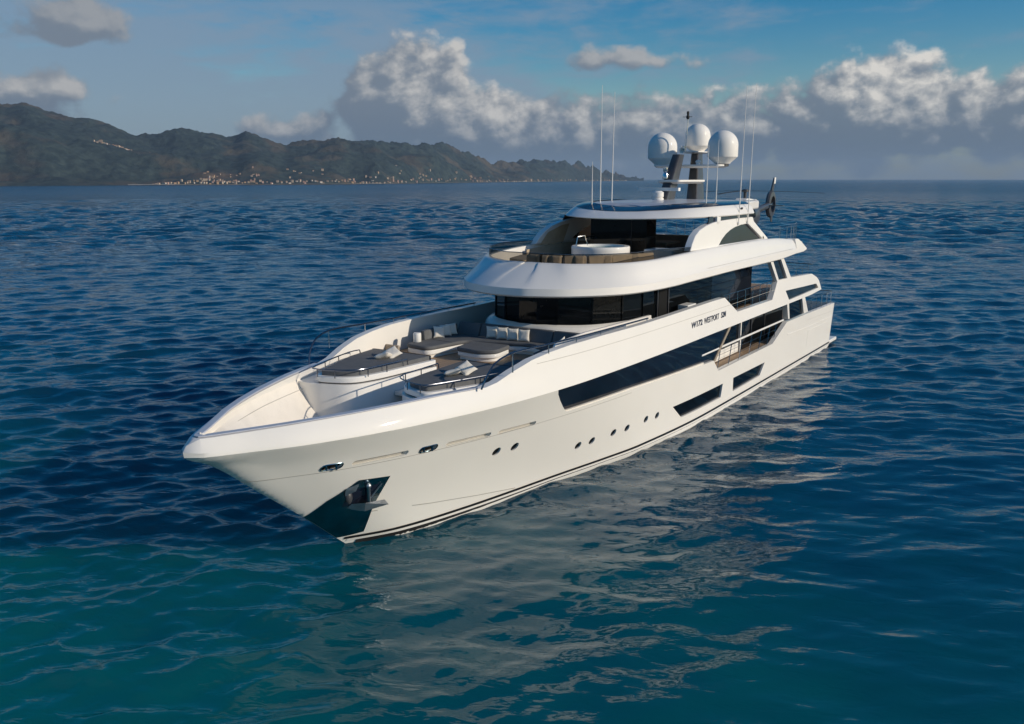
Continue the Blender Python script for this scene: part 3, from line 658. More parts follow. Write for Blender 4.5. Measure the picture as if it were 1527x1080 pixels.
# after wings of the moulding
for sd in (1, -1):
    zo = [(14.52, zbot(14.5) + .02), (13.0, 7.33), (12.35, 7.40), (12.2, 7.48), (13.1, 7.9), (13.7, 8.12), (14.0, 8.16), (14.52, 8.14)]
    q = MB(); skin(q, zo, [], lambda x, z: 4.67 - .02 * (14.5 - x) - .25 * max(0, z - 7.5), .55, .5, .3, (sd,)); q.build('bulwark_wing', M_white, Y, bevel=.03)
q = MB(); n = len(BRs)
dk = [(x, y) for x, y, z in brow_ring(.68, 2.50, k(7), 7)]
half_ = [p for p in dk if p[1] > 0 and p[0] < 29.4]; half_ = half_ if half_[0][0] < half_[-1][0] else half_[::-1]
aft_ = [(9.0, 3.2), (9.6, 3.6)] + half_; aft_ = aft_ + [(x, -y) for x, y in reversed(aft_)]
MB().prism(aft_, 7.24, 7.72).build('sun_deck', M_white, Y)
MB().prism([(x + .1, y * .97) for x, y in aft_], 7.721, 7.75).build('sun_deck_teak', M_teak, Y)
fw_ = [p for p in dk if p[0] > 29.3]; MB().prism(fw_, 7.2, 7.45).build('forward_sun_deck', M_teak, Y)
strip('brow_seam', lin(15.5, 29, 7.66, 7.64), .008, M_line, .0, fy=lambda x, z: 4.68)
# pillars between upper bulwark and moulding
for sd in (1, -1):
    fp = lambda x, z: 4.53 - .03 * (z - 6)
    q = MB(); skin(q, [(17.72, 6.0), (17.35, 6.0), (18.6, 7.22), (19.05, 7.22)], [], fp, .22, 1, 1, (sd,)); q.build('deck_pillar', M_white, Y)
    q = MB(); skin(q, [(15.7, 5.96), (14.98, 5.96), (16.6, 7.24), (17.15, 7.24)], [], fp, .22, 1, 1, (sd,)); q.build('deck_pillar', M_white, Y)
    q = MB(); skin(q, [(17.4, 5.98), (15.66, 5.98), (17.1, 7.22), (18.65, 7.22)], [], fp, 0, 1, 1, (sd,), off=-.11); q.build('pillar_window', M_glass2, Y)
# tinted wind screens
def screen(i0, i1, z0f, h):
    P = [(x, y, z - .015) for x, y, z in brow_ring(.52, 2.33, ztp, 8.26)]
    P = [p for p in P if p[0] > 28.4]
    lo = P; hi = [(x - .03, y * .995, z + (h if x > 33 else h * max(.25, (x - 27) / 6))) for x, y, z in P]
    q = MB(); n = len(P); q.addm(lo + hi, [(a, a + 1, n + a + 1, n + a) for a in range(n - 1)]); o = q.build('wind_screen', M_tint, Y, flat=False)
    MB().tube([(p[0], p[1], p[2] + .015) for p in hi], .018, 6).build('top_trim', M_rail, o)
screen(0, 0, 0, .36)

# ---- sun deck: hot tub, seating, deckhouse
tub = empty('hot_tub', (0, 0, 0), Y)
q = MB(); q.lathe([(1.32, 7.45), (1.36, 8.42), (1.36, 8.52), (1.33, 8.57), (1.10, 8.57), (1.05, 8.50), (1.05, 8.2)], (30.55, 0, 0), 48); q.build('rim', M_white, tub)
q = MB(); q.lathe([(1.06, 8.40), (1.06, 8.46), (.01, 8.461)], (30.55, 0, 0), 48); q.build('water_surface', M_tub, tub)
MB().tube([(31.6, -.75, 8.5), (31.5, -.7, 9.0), (31.1, -.55, 9.05), (30.9, -.5, 8.6)], .022, 6).build('grab_rail', M_steel, tub)
sb = [(35.3, -1.0), (35.45, .1), (35.0, 1.3), (34.0, 2.2), (32.5, 2.85), (30.9, 3.2)]
sbs = [tuple(v[:2]) for v in smoothpath([p + (0,) for p in sb], 4)]
ds = empty('deck_sofa', (0, 0, 0), Y)
q = MB(); q.loft([[(x + .38, y * 1.1, 7.46), (x + .38, y * 1.1, 8.04), (x - .8, y * .7, 8.04), (x - .8, y * .7, 7.46)] for x, y in sbs]); q.build('seat_base', M_beige, ds)
for i in range(0, len(sbs) - 3, 3):
    a, b = Vector(sbs[i]), Vector(sbs[i + 3]); b = a + (b - a) * .97; t = (b - a).normalized(); nn = Vector((t.y, -t.x)) * -1
    q = MB(); q.loft([[tuple(c) + (7.98,), tuple(c + nn * -.22) + (7.98,), tuple(c + nn * -.14) + (8.47,), tuple(c + nn * .04) + (8.47,)] for c in (a, b)]); q.build('backrest', M_beige, ds, bevel=.05)
q = MB(); q.prism(roundpoly([(34.9, -2.3), (35.4, -1.2), (34.0, -1.2), (32.8, -2.9)], .3), 7.451, 8.2); q.build('sun_lounge_base', M_beige, Y, bevel=.05)
house = empty('sun_deckhouse', (0, 0, 0), Y)
MB().prism([(28.0, -1.88), (28.0, 1.15), (26.9, 1.15), (26.9, -1.88)], 7.751, 9.82).build('dark_glass_wall', M_glass, house)
MB().box((28.01, .35, 8.8), (.03, .035, 1.9)).build('wall_mullion', M_rub, house)
q = MB(); q.prism(roundpoly([(27.6, 1.4), (28.9, 1.4), (28.9, 2.9), (27.6, 2.9)], .15), 7.751, 8.36); q.build('bar_counter', M_white, Y, bevel=.03)
MB().box((24.0, -2.4, 8.3), (3.2, .5, 1.1)).build('dining_sideboard', M_taupe, Y, bevel=.04); MB().box((22.2, -.2, 8.2), (.5, 3.2, .9)).build('dining_sideboard', M_taupe, Y, bevel=.04)
MB().ell((23.4, -2.4, 8.98), (.75, .3, .16)).build('sideboard_cushion', M_beige, Y)  # pillow-like ellipsoid resting on the sideboard
q = MB(); q.box((24.2, .4, 8.38), (1.8, 1.1, .1)); q.build('dining_table', M_beige, Y); MB().box((24.2, .4, 8.04), (.3, .3, .58)).build('table_pedestal', M_beige, Y)
for sd in (1, -1):
    railing([(x, sd * 4.0, 8.8) for x in (28.6, 26.5, 25.4)], [(x, sd * 4.0, 8.79, 8.3) for x in (28.5, 27.2, 26.0)], 8.35, .018, M_rub, False)
    railing([(16.8, sd * 4.15, 9.0), (14.4, sd * 4.15, 9.0), (11.5, sd * 3.6, 8.9), (10.0, sd * 3.3, 8.9)], [(x, sd * y, 8.9, 7.7) for x, y in ((16.4, 4.15), (15, 4.15), (13.6, 4.0), (12.4, 3.8), (11.4, 3.6), (10.4, 3.4))], 7.9, .018, M_steel, True)
# ---- arches
AR = [(30.0, 8.45), (29.7, 8.75), (29.23, 9.08), (28.6, 9.32), (27.73, 9.48), (26.8, 9.58), (25.9, 9.63), (23.4, 9.66), (20.98, 9.65), (20.85, 9.42), (20.4, 9.2), (18.75, 8.40)]
AW = [(26.4, 8.5), (25.9, 8.75), (25.27, 8.97), (24.6, 9.13), (23.9, 9.24), (22.9, 9.32), (21.85, 9.34), (19.7, 8.46)]
for sd in (1, -1):
    fa = lambda x, z: 4.22 - .16 * (z - 8.4)
    arch = MB(); skin(arch, AR, [AW], fa, .34, .5, .25, (sd,), .2); ao = arch.build('roof_arch', M_white, Y, ang=35, bevel=.03)
    q = MB(); skin(q, inset(AW, -.06), [], fa, 0, .6, .3, (sd,), .3, off=-.12); q.build('arch_window', M_glass2, ao)
    q = MB(); skin(q, [(26.35, 9.5), (25.9, 9.5), (25.7, 9.9), (26.2, 9.9)], [], fa, .12, 1, 1, (sd,)); q.build('roof_strut', M_white, Y)
    q = MB(); skin(q, [(27.3, 9.46), (21.2, 9.6), (21.2, 9.86), (27.0, 9.86)], [], fa, .05, 1, 1, (sd,), off=-.10); q.build('roof_glazing', M_navy, Y)
    q = MB(); skin(q, [(29.6, 8.42), (29.0, 9.0), (27.7, 9.3), (26.9, 9.36), (27.3, 8.42)], [], fa, 0, .6, .3, (sd,), .3, off=-.37); q.build('arch_lining', M_beige, ao)
    q = MB(); skin(q, [(31.0, 7.46), (31.0, 8.26), (28.4, 8.36), (20.5, 8.33), (20.5, 7.76), (29.3, 7.76), (29.4, 7.46)], [], lambda x, z: 3.94 - .06 * max(0, x - 28.5), .04, .8, .4, (sd,)); q.build('side_lining', M_beige, Y)
# ---- hardtop
HT = [(21.1, 4.12), (24, 4.15), (26.4, 3.95), (28.3, 3.15), (29.4, 1.9), (29.85, .6)]
HTs = [tuple(v[:2]) for v in smoothpath([p + (0,) for p in full(HT)], 6)]; HN = nrm2(HTs)
def ht_ring(ds, df, zs, zf):
    r = []
    for p, n in zip(HTs, HN):
        f = max(0, n.x) ** 1.4; d = ds + (df - ds) * f; r.append((p[0] - n.x * d, p[1] - n.y * d, zs * (1 - f) + zf * f))
    return r
rings = [ht_ring(.9, 1.2, 9.84, 9.82), ht_ring(.04, .05, 9.83, 9.76), ht_ring(0, 0, 9.88, 9.80), ht_ring(.12, .5, 10.14, 9.94), ht_ring(.28, 1.3, 10.34, 10.12), ht_ring(.5, 1.75, 10.42, 10.20), ht_ring(1.0, 2.2, 10.46, 10.26)]
q = MB(); q.loft([list(r) for r in zip(*rings)], False, True); q.build('hardtop', M_white, Y, ang=40)
top = ht_ring(.98, 2.15, 10.455, 10.25); q = MB()
q.loft([[(x, y, z), (x * .985 + .3, y * .6, z + .06), (x * .97 + .6, 0, z + .09)] for x, y, z in top], False, False); q.build('roof_crown', M_cap, Y)
pn = [ht_ring(.26, 1.15, 10.335, 10.105), ht_ring(.34, 1.38, 10.375, 10.15), ht_ring(.52, 1.80, 10.445, 10.232), ht_ring(1.1, 2.22, 10.50, 10.29)]
q = MB(); q.loft([list(r) for r in zip(*pn)], False, False); q.build('roof_light_panel', M_navy, Y)
MB().prism([(21.1, 3.4), (21.1, -3.4), (15.6, -2.6), (15.6, 2.6)], 9.9, 10.4).build('hardtop_tail', M_white, Y, bevel=.1)
MB().box((23.0, 4.09, 10.15), (.22, .03, .10)).build('navigation_light', M_rub, Y)

# ---- mast, radomes, antennas
mast = empty('mast', (0, 0, 0), Y)
def pylon(name, c0, c1, s0, s1, z0, z1):
    q = MB(); q.loft([roundpoly3(c0, s0, z0), roundpoly3(c1, s1, z1)]); return q.build(name, M_char, mast, ang=30)
def roundpoly3(c, s, z): return [(x, y, z) for x, y in roundpoly([(c[0] + s[0], c[1] + s[1]), (c[0] - s[0], c[1] + s[1]), (c[0] - s[0], c[1] - s[1]), (c[0] + s[0], c[1] - s[1])], .12, 3)]
pylon('forward_pylon', (23.1, -.1), (21.4, -.1), (.60, .28), (.36, .22), 10.2, 12.9)
pylon('after_pylon', (19.0, .0), (18.1, -.35), (.62, .34), (.36, .22), 10.2, 13.1)
def plat(name, pts, z0, z1, r=.3): 
    P = roundpoly(pts, r); q = MB(); q.loft([[(x, y, z0) for x, y in inset(P, .22)], [(x, y, z0 + (z1 - z0) * .55) for x, y in P], [(x, y, z1) for x, y in P]]); return q.build(name, M_white, mast, ang=30)
plat('radome_platform', [(20.5, -2.0), (20.5, 1.9), (18.9, 1.9), (18.9, -2.0)], 12.2, 12.38)
plat('mid_platform', [(22.9, -.7), (22.9, .65), (19.1, .65), (19.1, -.7)], 11.35, 11.56)
plat('crown_platform', [(19.6, -.9), (19.6, .1), (17.2, .1), (17.2, -1.0)], 13.02, 13.14, .2)
q = MB(); q.loft([[(x, y, z) for x, y in roundpoly([(23.75, -1.35), (23.75, .95), (23.45, .95), (23.45, -1.35)], .08, 3)] for z in (11.0, 11.16)]); q.lathe([(.30, 10.3), (.30, 10.62), (.24, 10.66), (.30, 10.7), (.30, 10.92), (.18, 11.0)], (23.95, -.1, 0), 20); q.build('radar_scanner', M_dome, mast, ang=30)
q = MB(); q.lathe([(.05, 11.56), (.16, 11.62), (.16, 11.8), (.10, 11.95), (.13, 12.05), (.12, 12.2), (.02, 12.22)], (22.6, -.3, 0), 16); q.build('search_light', M_steel, mast)
for (x, y) in ((20.6, -.5), (20.3, .6)):
    q = MB(); q.lathe([(.12, 12.38), (.12, 12.48), (.16, 12.52), (.12, 12.6), (.02, 12.63)], (x, y, 0), 14); q.build('satellite_puck', M_dome, mast)
q = MB(); q.tube([(20.0, -.28, 13.1), (19.9, -.25, 14.85)], .028, 8); q.lathe([(.13, 13.1), (.13, 13.4)], (20.05, -.36, 0), 12); q.build('signal_pole', M_steel, mast)
q = MB(); q.lathe([(.06, 14.82), (.09, 14.9), (.09, 15.0), (.05, 15.05), (.07, 15.1), (.07, 15.22), (.01, 15.26)], (19.9, -.25, 0), 12); q.tube([(19.9, -.55, 14.95), (19.9, .0, 14.95)], .014, 6); q.build('masthead_light', M_rub, mast)
q = MB(); q.lathe([(.05, 0), (.10, .1), (.17, .35), (.15, .36), (.03, .12)], (20.1, -.30, 13.15), 14, 'X'); q.build('horn', M_dome, mast)
for (x, y, zb, s) in ((19.6, -1.82, 12.38, 1.), (19.5, 1.68, 12.42, 1.), (17.7, -.50, 13.14, .88)):
    q = MB(); pr = [(.42, 0), (.46, .06), (.80, .36), (.815, .42), (.815, .98)] + [(.815 * cos(a), .98 + .80 * sin(a)) for a in [pi / 2 * j / 10 for j in range(1, 10)]] + [(.01, 1.78)]
    q.lathe([(r * s, h * s) for r, h in pr], (x, y, zb), 36); q.build('radome', M_dome, mast, ang=30)
    MB().lathe([(.36 * s, -.14), (.36 * s, .02)], (x, y, zb), 20).build('radome_base', M_char, mast)
for (x, y, z, L, dx, dy) in ((27.6, -2.05, 10.1, 2.35, 0, 0), (26.7, -2.05, 10.15, 6.0, 0, .0), (25.4, -2.05, 10.2, 5.75, 0, .05), (25.7, 3.2, 10.3, 2.9, -.05, 0), (24.5, 3.25, 10.3, 3.2, -.05, 0), (23.5, 4.12, 9.35, 6.7, -.0, .1), (22.1, 4.12, 9.38, 6.9, -.0, .1)):
    q = MB(); q.tube([(x, y, z), (x + dx * .4, y + dy * .4, z + L * .45)], .030, 6, .022); q.tube([(x + dx * .4, y + dy * .4, z + L * .45), (x + dx, y + dy, z + L)], .020, 6, .010); q.lathe([(.05, 0), (.05, .12), (.02, .16)], (x, y, z), 8)
    if y > 4: q.tube([(x + .1, y - .05, 9.9), (x + .0, y, 9.6), (x, y + .02, 9.5)], .012, 5)
    q.build('whip_antenna', M_dome, Y)

# ================================================================== LOOSE THINGS ON THE DECKS
def pillow_mesh(L=.5, Wd=.5, T=.16, n=12):
    v = []; f = []
    for sgn in (1, -1):
        k0 = len(v)
        for i in range(n + 1):
            for j in range(n + 1):
                a, b = -1 + 2 * i / n, -1 + 2 * j / n
                pin = 1 - .10 * (1 - abs(a) ** 2) * abs(b) ** 3; pin2 = 1 - .10 * (1 - abs(b) ** 2) * abs(a) ** 3
                h = T / 2 * ((1 - a ** 4) * (1 - b ** 4)) ** .6 * (1 + .12 * noise.noise((a * 2, b * 2, sgn)))
                v.append((a * L / 2 * pin2, b * Wd / 2 * pin, sgn * h))
        for i in range(n):
            for j in range(n):
                q = (k0 + i * (n + 1) + j, k0 + (i + 1) * (n + 1) + j, k0 + (i + 1) * (n + 1) + j + 1, k0 + i * (n + 1) + j + 1)
                f.append(q if sgn == 1 else q[::-1])
    return v, f
_pv, _pf = pillow_mesh()
pil0 = None
def pillow(loc, rot, label, group, s=1.):
    global pil0
    if pil0 is None: o = obj('pillow', _pv, _pf, M_pil, None, ang=80); bmm = o.data; pil0 = o
    else: o = pil0.copy(); COL.objects.link(o)
    o.location = loc; o.rotation_euler = rot; o.scale = (s, s, s)
    tag(o, label, 'pillow', group); return o
R_ = radians
GP = 'cream pillows on the sunpads'; GS = 'cream pillows on the lounge sofa'
pillow((43.9, -1.85, 5.36), (R_(18), R_(-14), R_(20)), 'flatter front cream pillow of the pair on the far grey sunpad', GP, 1.15)
pillow((43.45, -1.80, 5.40), (R_(-25), R_(22), R_(-25)), 'cream pillow behind its twin on the far grey sunpad', GP, 1.1)
pillow((44.85, 1.95, 5.36), (R_(14), R_(-14), R_(30)), 'cream pillow lying in front of its twin on the near grey sunpad', GP, 1.15)
pillow((44.35, 2.15, 5.42), (R_(-30), R_(24), R_(-20)), 'cream pillow tilted up behind its twin on the near grey sunpad', GP, 1.1)
for k, (x, lab) in enumerate(((39.2, 'nearest the white bolster'), (38.75, 'middle of the row of three'), (38.35, 'nearest the corner of the sofa'))):
    pillow((x, -2.9, 5.47), (R_(76), R_(4 - 4 * k), R_(148)), 'cream pillow on the far arm of the grey sofa, ' + lab, GS, .98)
for k, (yy, lab) in enumerate(((-1.05, 'farthest left of the four along its back'), (-.55, 'second from left of the four along its back'), (-.05, 'third from left of the four along its back'), (.48, 'rightmost of the four along its back'))):
    pillow((38.05, yy, 5.47), (R_(82), R_(0), R_(90 + 24 - 3 * k)), 'cream pillow upright on the grey sofa, ' + lab, GS, .98)
pillow((38.8, 2.62, 5.44), (R_(75), R_(10), R_(10)), 'cream pillow lying alone at the near arm of the grey sofa', GS, 1.0)
for k, (x, yy, lab) in enumerate(((35.56, -.62, 'leftmost of the row'), (35.64, -.08, 'second from left in the row'), (35.52, .48, 'third from left in the row'), (35.12, 1.36, 'middle of the row'), (34.22, 2.2, 'second from right in the row'), (32.95, 2.86, 'rightmost of the row'))):
    o = pillow((x, yy, 8.26), (R_(76), 0, R_(90 + 10 * k)), 'beige pillow on the top deck sofa, ' + lab.replace('in the row', 'in row'), 'beige pillows on the top deck sofa', .95)
    if k == 0: bm_ = o.data.copy(); bm_.materials.clear(); bm_.materials.append(M_beige)
    o.data = bm_

ott = empty('ottoman', (39.7, -.45, 4.75))
tag(ott, 'low square white ottoman with grey cushion top inside the U of the sofa', 'ottoman')
op = roundpoly([(40.45, -1.15, .2), (40.62, -.1, .4), (40.2, .6, .35), (38.95, .42, .15), (39.05, -1.35, .2)], .2)
for nm, d, z0, z1, m_, bv in (('plinth', .12, 4.752, 4.88, M_white, .01), ('base', .03, 4.881, 5.05, M_white, .04), ('cushion', 0, 5.051, 5.22, M_grey, .05)):
    o = MB().prism([(x - 39.7, y + .45) for x, y in inset(op, d)], z0 - 4.75, z1 - 4.75).build(nm, m_, ott, bevel=bv, seg=3)

# helicopter on the after part of the sun deck
he = empty('helicopter', (10.4, 0, 7.73))
tag(he, 'dark grey helicopter with shrouded tail rotor parked on deck behind the white roof', 'helicopter')
q = MB(); secs = []
for x, w_, zc, h in ((2.9, .05, 1.25, .06), (2.7, .45, 1.25, .38), (2.1, .78, 1.35, .68), (1.2, .92, 1.45, .88), (.2, .92, 1.48, .92), (-.8, .82, 1.52, .82), (-1.6, .55, 1.65, .52), (-2.4, .30, 1.78, .28)):
    secs.append([(x, w_ * cos(2 * pi * k / 20), zc + h * sin(2 * pi * k / 20)) for k in range(20)])
q.loft(secs); q.build('fuselage', M_char, he)
q = MB(); secs = []
for x, w_, zc, h in ((2.72, .44, 1.38, .3), (2.1, .79, 1.5, .58), (1.2, .93, 1.6, .76), (.5, .93, 1.62, .78)):
    secs.append([(x + .02, (w_ + .012) * cos(a), zc + (h + .012) * sin(a)) for a in [pi * (-.08) + pi * 1.16 * k / 14 for k in range(15)]])
q.loft(secs, False, False); q.build('windscreen', M_glass, he)
q = MB(); q.loft([[(1.0, .42 * c_, 2.28 + .3 * s_) for c_, s_ in ((-1, 0), (-.8, .8), (.8, .8), (1, 0))], [(.5, .5 * c_, 2.25 + .52 * s_) for c_, s_ in ((-1, 0), (-.8, .8), (.8, .8), (1, 0))], [(-1.3, .46 * c_, 2.2 + .45 * s_) for c_, s_ in ((-1, 0), (-.8, .8), (.8, .8), (1, 0))], [(-1.9, .25 * c_, 2.1 + .15 * s_) for c_, s_ in ((-1, 0), (-.8, .8), (.8, .8), (1, 0))]]); q.build('engine_cowling', M_dome, he, bevel=.04)
q = MB(); q.tube([(-2.2, 0, 1.80), (-4.6, 0, 2.05), (-5.3, 0, 2.1)], .27, 12, .17); q.build('tail_boom', M_char, he)
q = MB(); rings = []
for k in range(28):
    a = 2 * pi * k / 28; rings.append([(-5.55 + r * cos(a), yy, 2.15 + r * 1.12 * sin(a)) for r, yy in ((.50, .17), (.78, .13), (.84, 0), (.78, -.13), (.50, -.17))])
q.loft(rings, True, False, True); q.build('tail_rotor_shroud', M_char, he)
q = MB()
for k in range(8): a = pi * k / 4; q.addm([(-5.55 + r * cos(a + d), .02, 2.15 + r * sin(a + d)) for r, d in ((.08, -.3), (.5, -.08), (.5, .08), (.08, .3))] , [(0, 1, 2, 3)])
q.lathe([(.12, -.1), (.12, .1)], (-5.55, 0, 2.15), 12, 'Y'); q.build('tail_rotor', M_steel, he)
q = MB(); q.loft([[(-5.35, .05, 2.9), (-5.95, .03, 2.9), (-5.95, -.03, 2.9), (-5.35, -.05, 2.9)], [(-6.0, .03, 3.95), (-6.35, .02, 3.95), (-6.35, -.02, 3.95), (-6.0, -.03, 3.95)]]); o = q.build('tail_fin', M_char, he)
q = MB(); q.loft([[(-5.92, .06, 3.55), (-6.24, .05, 3.55), (-6.24, -.05, 3.55), (-5.92, -.06, 3.55)], [(-6.0, .05, 3.98), (-6.36, .04, 3.98), (-6.36, -.04, 3.98), (-6.0, -.05, 3.98)]]); q.build('fin_tip', M_dome, o)
q = MB(); q.loft([[(-5.5, .04, 1.35), (-6.0, .04, 1.35), (-6.0, -.04, 1.35), (-5.5, -.04, 1.35)], [(-5.85, .02, .9), (-6.05, .02, .9), (-6.05, -.02, .9), (-5.85, -.02, .9)]]); q.build('lower_fin', M_char, he)
q = MB(); q.box((-4.75, 0, 2.08), (.45, 2.3, .05)); q.build('tailplane', M_char, he)
q = MB(); q.lathe([(.10, 2.6), (.10, 3.05), (.22, 3.05), (.22, 3.2), (.08, 3.25)], (0, 0, 0), 14); q.build('rotor_mast', M_char, he)
for k in range(3):
    a = R_(33.2 + 120 * k + 87); q = MB(); d = Vector((cos(a), sin(a), 0)); pp = Vector((-d.y, d.x, 0)) * .13
    q.loft([[d * r + pp * (1 if r > .5 else .4) + Vector((0, 0, 3.12 - s * (r / 5) ** 2 + .012)), d * r - pp * (1 if r > .5 else .4) + Vector((0, 0, 3.12 - s * (r / 5) ** 2 + .012)), d * r - pp * (1 if r > .5 else .4) + Vector((0, 0, 3.12 - s * (r / 5) ** 2 - .012)), d * r + pp * (1 if r > .5 else .4) + Vector((0, 0, 3.12 - s * (r / 5) ** 2 - .012))] for s in (.14,) for r in (.2, .6, 1.5, 3, 4.2, 5.0)])
    q.build('rotor_blade', M_rub, he)
q = MB()
for sd in (1, -1):
    q.tube([(1.9, sd * 1.0, .22), (1.6, sd * 1.0, .05), (-1.6, sd * 1.0, .05)], .045, 8)
    for x in (1.0, -.9): q.tube([(x, sd * 1.0, .05), (x, sd * .6, .75)], .04, 6)
q.build('landing_skid', M_rub, he)

# ================================================================== SEA
def make_water():
    m, t, b = newmat('sea_water'); g = t.n.new('ShaderNodeNewGeometry'); P = g.outputs['Position']
    rel = t.n.new('ShaderNodeVectorMath'); rel.operation = 'SUBTRACT'; t.l.new(P, rel.inputs[0]); rel.inputs[1].default_value = (CAM.x, CAM.y, 0)
    a = t.dot(rel.outputs[0], tuple(AZR)); f = t.dot(rel.outputs[0], tuple(AZF))
    v = t.mapping(t.xyz(a, f, 0.0), rot=(0, 0, radians(10)))   # wave crests lie roughly across the line of sight
    dist = t.m('SQRT', t.add(t.mul(a, a), t.mul(f, f)))
    farm = t.ss(dist, 70., 260.)                         # the modelled waves thin out with distance: ripples take over
    h2 = t.noise(t.mapping(v, (.5, 1.0, 1)), .32, 3, .5, .3)
    h3 = t.noise(t.mapping(v, (.5, 1.0, 1)), 1.7, 3, .55, .35)
    rd = lambda x: t.sub(1.0, t.m('ABSOLUTE', t.mul(t.sub(x, .5), 2.6)))
    gust = t.noise(v, .018, 3, .5)
    lee = t.mul(t.ss(a, -10., 4.), t.ss(f, 62., 26.))    # calmer water in the lee of the hull
    chop = t.mul(t.sub(1.0, t.mul(lee, .55)), t.add(.5, t.mul(gust, .9)))
    hh = t.add(t.mul(t.mul(h2, 1.1), farm), t.mul(t.mul(t.add(t.mul(rd(h3), .5), h3), t.add(.055, t.mul(farm, .30))), chop))
    hh = t.add(hh, t.mul(t.mul(t.noise(t.mapping(v, (.6, 1., 1.)), 4.2, 2, .5), .014), chop))
    hh = t.add(hh, t.mul(t.mul(t.noise(t.mapping(v, (.7, 1., 1.)), 11., 2, .5), .0035), chop))
    bn = t.n.new('ShaderNodeBump'); bn.inputs['Strength'].default_value = 1.0; bn.inputs['Distance'].default_value = 1.0
    t.l.new(hh, bn.inputs['Height']); t.l.new(bn.outputs[0], b.inputs['Normal'])
    # water body colour: paler turquoise over the shallow bottom near the bow, deep navy elsewhere
    pw = t.noise(v, .035, 5, .6)
    d1 = t.add(t.mul(a, -.014), t.mul(f, -.019)); sh = t.ss(t.add(t.add(d1, t.mul(t.sub(pw, .5), 1.5)), .92), .0, 1.0)
    t.l.new(t.mix(sh, (.0006, .040, .090, 1), (.001, .130, .132, 1)), b.inputs['Base Color'])
    t.l.new(t.ss(dist, 120., 1100., .04, .24), b.inputs['Roughness']); b.inputs['IOR'].default_value = 1.33
    b.subsurface_method = 'BURLEY'; b.inputs['Subsurface Weight'].default_value = 1.0; b.inputs['Subsurface Radius'].default_value = (1.5, 4.0, 5.0); b.inputs['Subsurface Scale'].default_value = 1.6
    return m
M_sea = make_water()
def sea_mesh():
    import numpy as np
    rg = np.random.default_rng(5)
    # polar grid about the point under the viewer, fine where waves can be made out
    r = [1.5, 4., 7., 9.5]; x = 11.0
    while x < 11500:
        r.append(x); x *= 1 + (.0042 if x < 60 else .0042 + .012 * min(1., (x - 60) / 1200.))
    r = np.array(r + [12000.]); th = np.concatenate([np.linspace(-40, 40, 1000), np.linspace(44, 316, 60)]) * pi / 180
    nr, nt_ = len(r), len(th); dr = np.gradient(r); dth = np.gradient(th)
    a = r[:, None] * np.sin(th)[None]; f = r[:, None] * np.cos(th)[None]
    X = CAM.x + AZR.x * a + AZF.x * f; Yc = CAM.y + AZR.y * a + AZF.y * f; Z = np.zeros_like(X); dX = np.zeros_like(X); dY = np.zeros_like(X)
    sp = np.maximum(dr[:, None] * 1.0, r[:, None] * np.abs(dth)[None])
    sm = lambda v, e0, e1: (lambda q: q * q * (3 - 2 * q))(np.clip((v - e0) / (e1 - e0), 0, 1))
    lee = sm(a, -10., 4.) * sm(f, 62., 26.); N = 96; base = math.atan2(AZF.y, AZF.x) + radians(10)
    for i in range(N):
        lam = .55 * (7.5 / .55) ** ((i + rg.random()) / N); ang = base + rg.normal(0, .48) + (pi if rg.random() < .25 else 0)
        k_ = 2 * pi / lam; sl_ = .20 * sqrt(2. / N) * (1.3 if lam < 2.2 else (.95 if lam < 3.5 else .5)); A = sl_ / k_; ph = rg.random() * 2 * pi
        wgt = np.clip((lam - 2.6 * sp) / (2.6 * sp), 0, 1) * (1 - lee * (.62 if lam < 2.2 else .42))
        p = k_ * (X * cos(ang) + Yc * sin(ang)) + ph
        Z += wgt * A * np.cos(p) ; s_ = wgt * A * np.sin(p) * 1.1; dX -= cos(ang) * s_; dY -= sin(ang) * s_
    rr = np.sqrt(a * a + f * f); far = sm(rr, 70., 260.)   # a slightly longer sea farther out, beyond the sheltered water
    for i in range(36):
        lam = 4.5 * (15. / 4.5) ** ((i + rg.random()) / 36); ang = base + rg.normal(0, .6); k_ = 2 * pi / lam; A = .21 * sqrt(2. / 36) / k_
        wgt = far * np.clip((lam - 1.6 * sp) / (1.6 * sp), 0, 1); Z += wgt * A * np.cos(k_ * (X * cos(ang) + Yc * sin(ang)) + rg.random() * 2 * pi)
    P = np.stack([X + dX, Yc + dY, Z], -1).reshape(-1, 3)
    i0 = np.arange(nr - 1)[:, None] * nt_; j = np.arange(nt_); j2 = (j + 1) % nt_
    F = np.stack([i0 + j, i0 + j2, i0 + nt_ + j2, i0 + nt_ + j], -1).reshape(-1, 4)
    cap = np.arange(nt_)
    me = bpy.data.meshes.new('water'); me.vertices.add(len(P)); me.vertices.foreach_set('co', P.astype(np.float32).ravel())
    loops = np.concatenate([F.ravel(), cap]); me.loops.add(len(loops)); me.loops.foreach_set('vertex_index', loops.astype(np.int32))
    st = np.concatenate([np.arange(len(F)) * 4, [len(F) * 4]]); me.polygons.add(len(st)); me.polygons.foreach_set('loop_start', st.astype(np.int32))
    me.polygons.foreach_set('use_smooth', np.ones(len(st), dtype=bool)); me.update(calc_edges=True); me.validate()
    if me.polygons[len(F) // 2].normal.z < 0: me.flip_normals()
    me.materials.append(M_sea); o = bpy.data.objects.new('water', me); COL.objects.link(o); return o
wat = sea_mesh()
tag(wat, 'deep blue rippled sea turning turquoise near the bow', 'water', kind='structure')

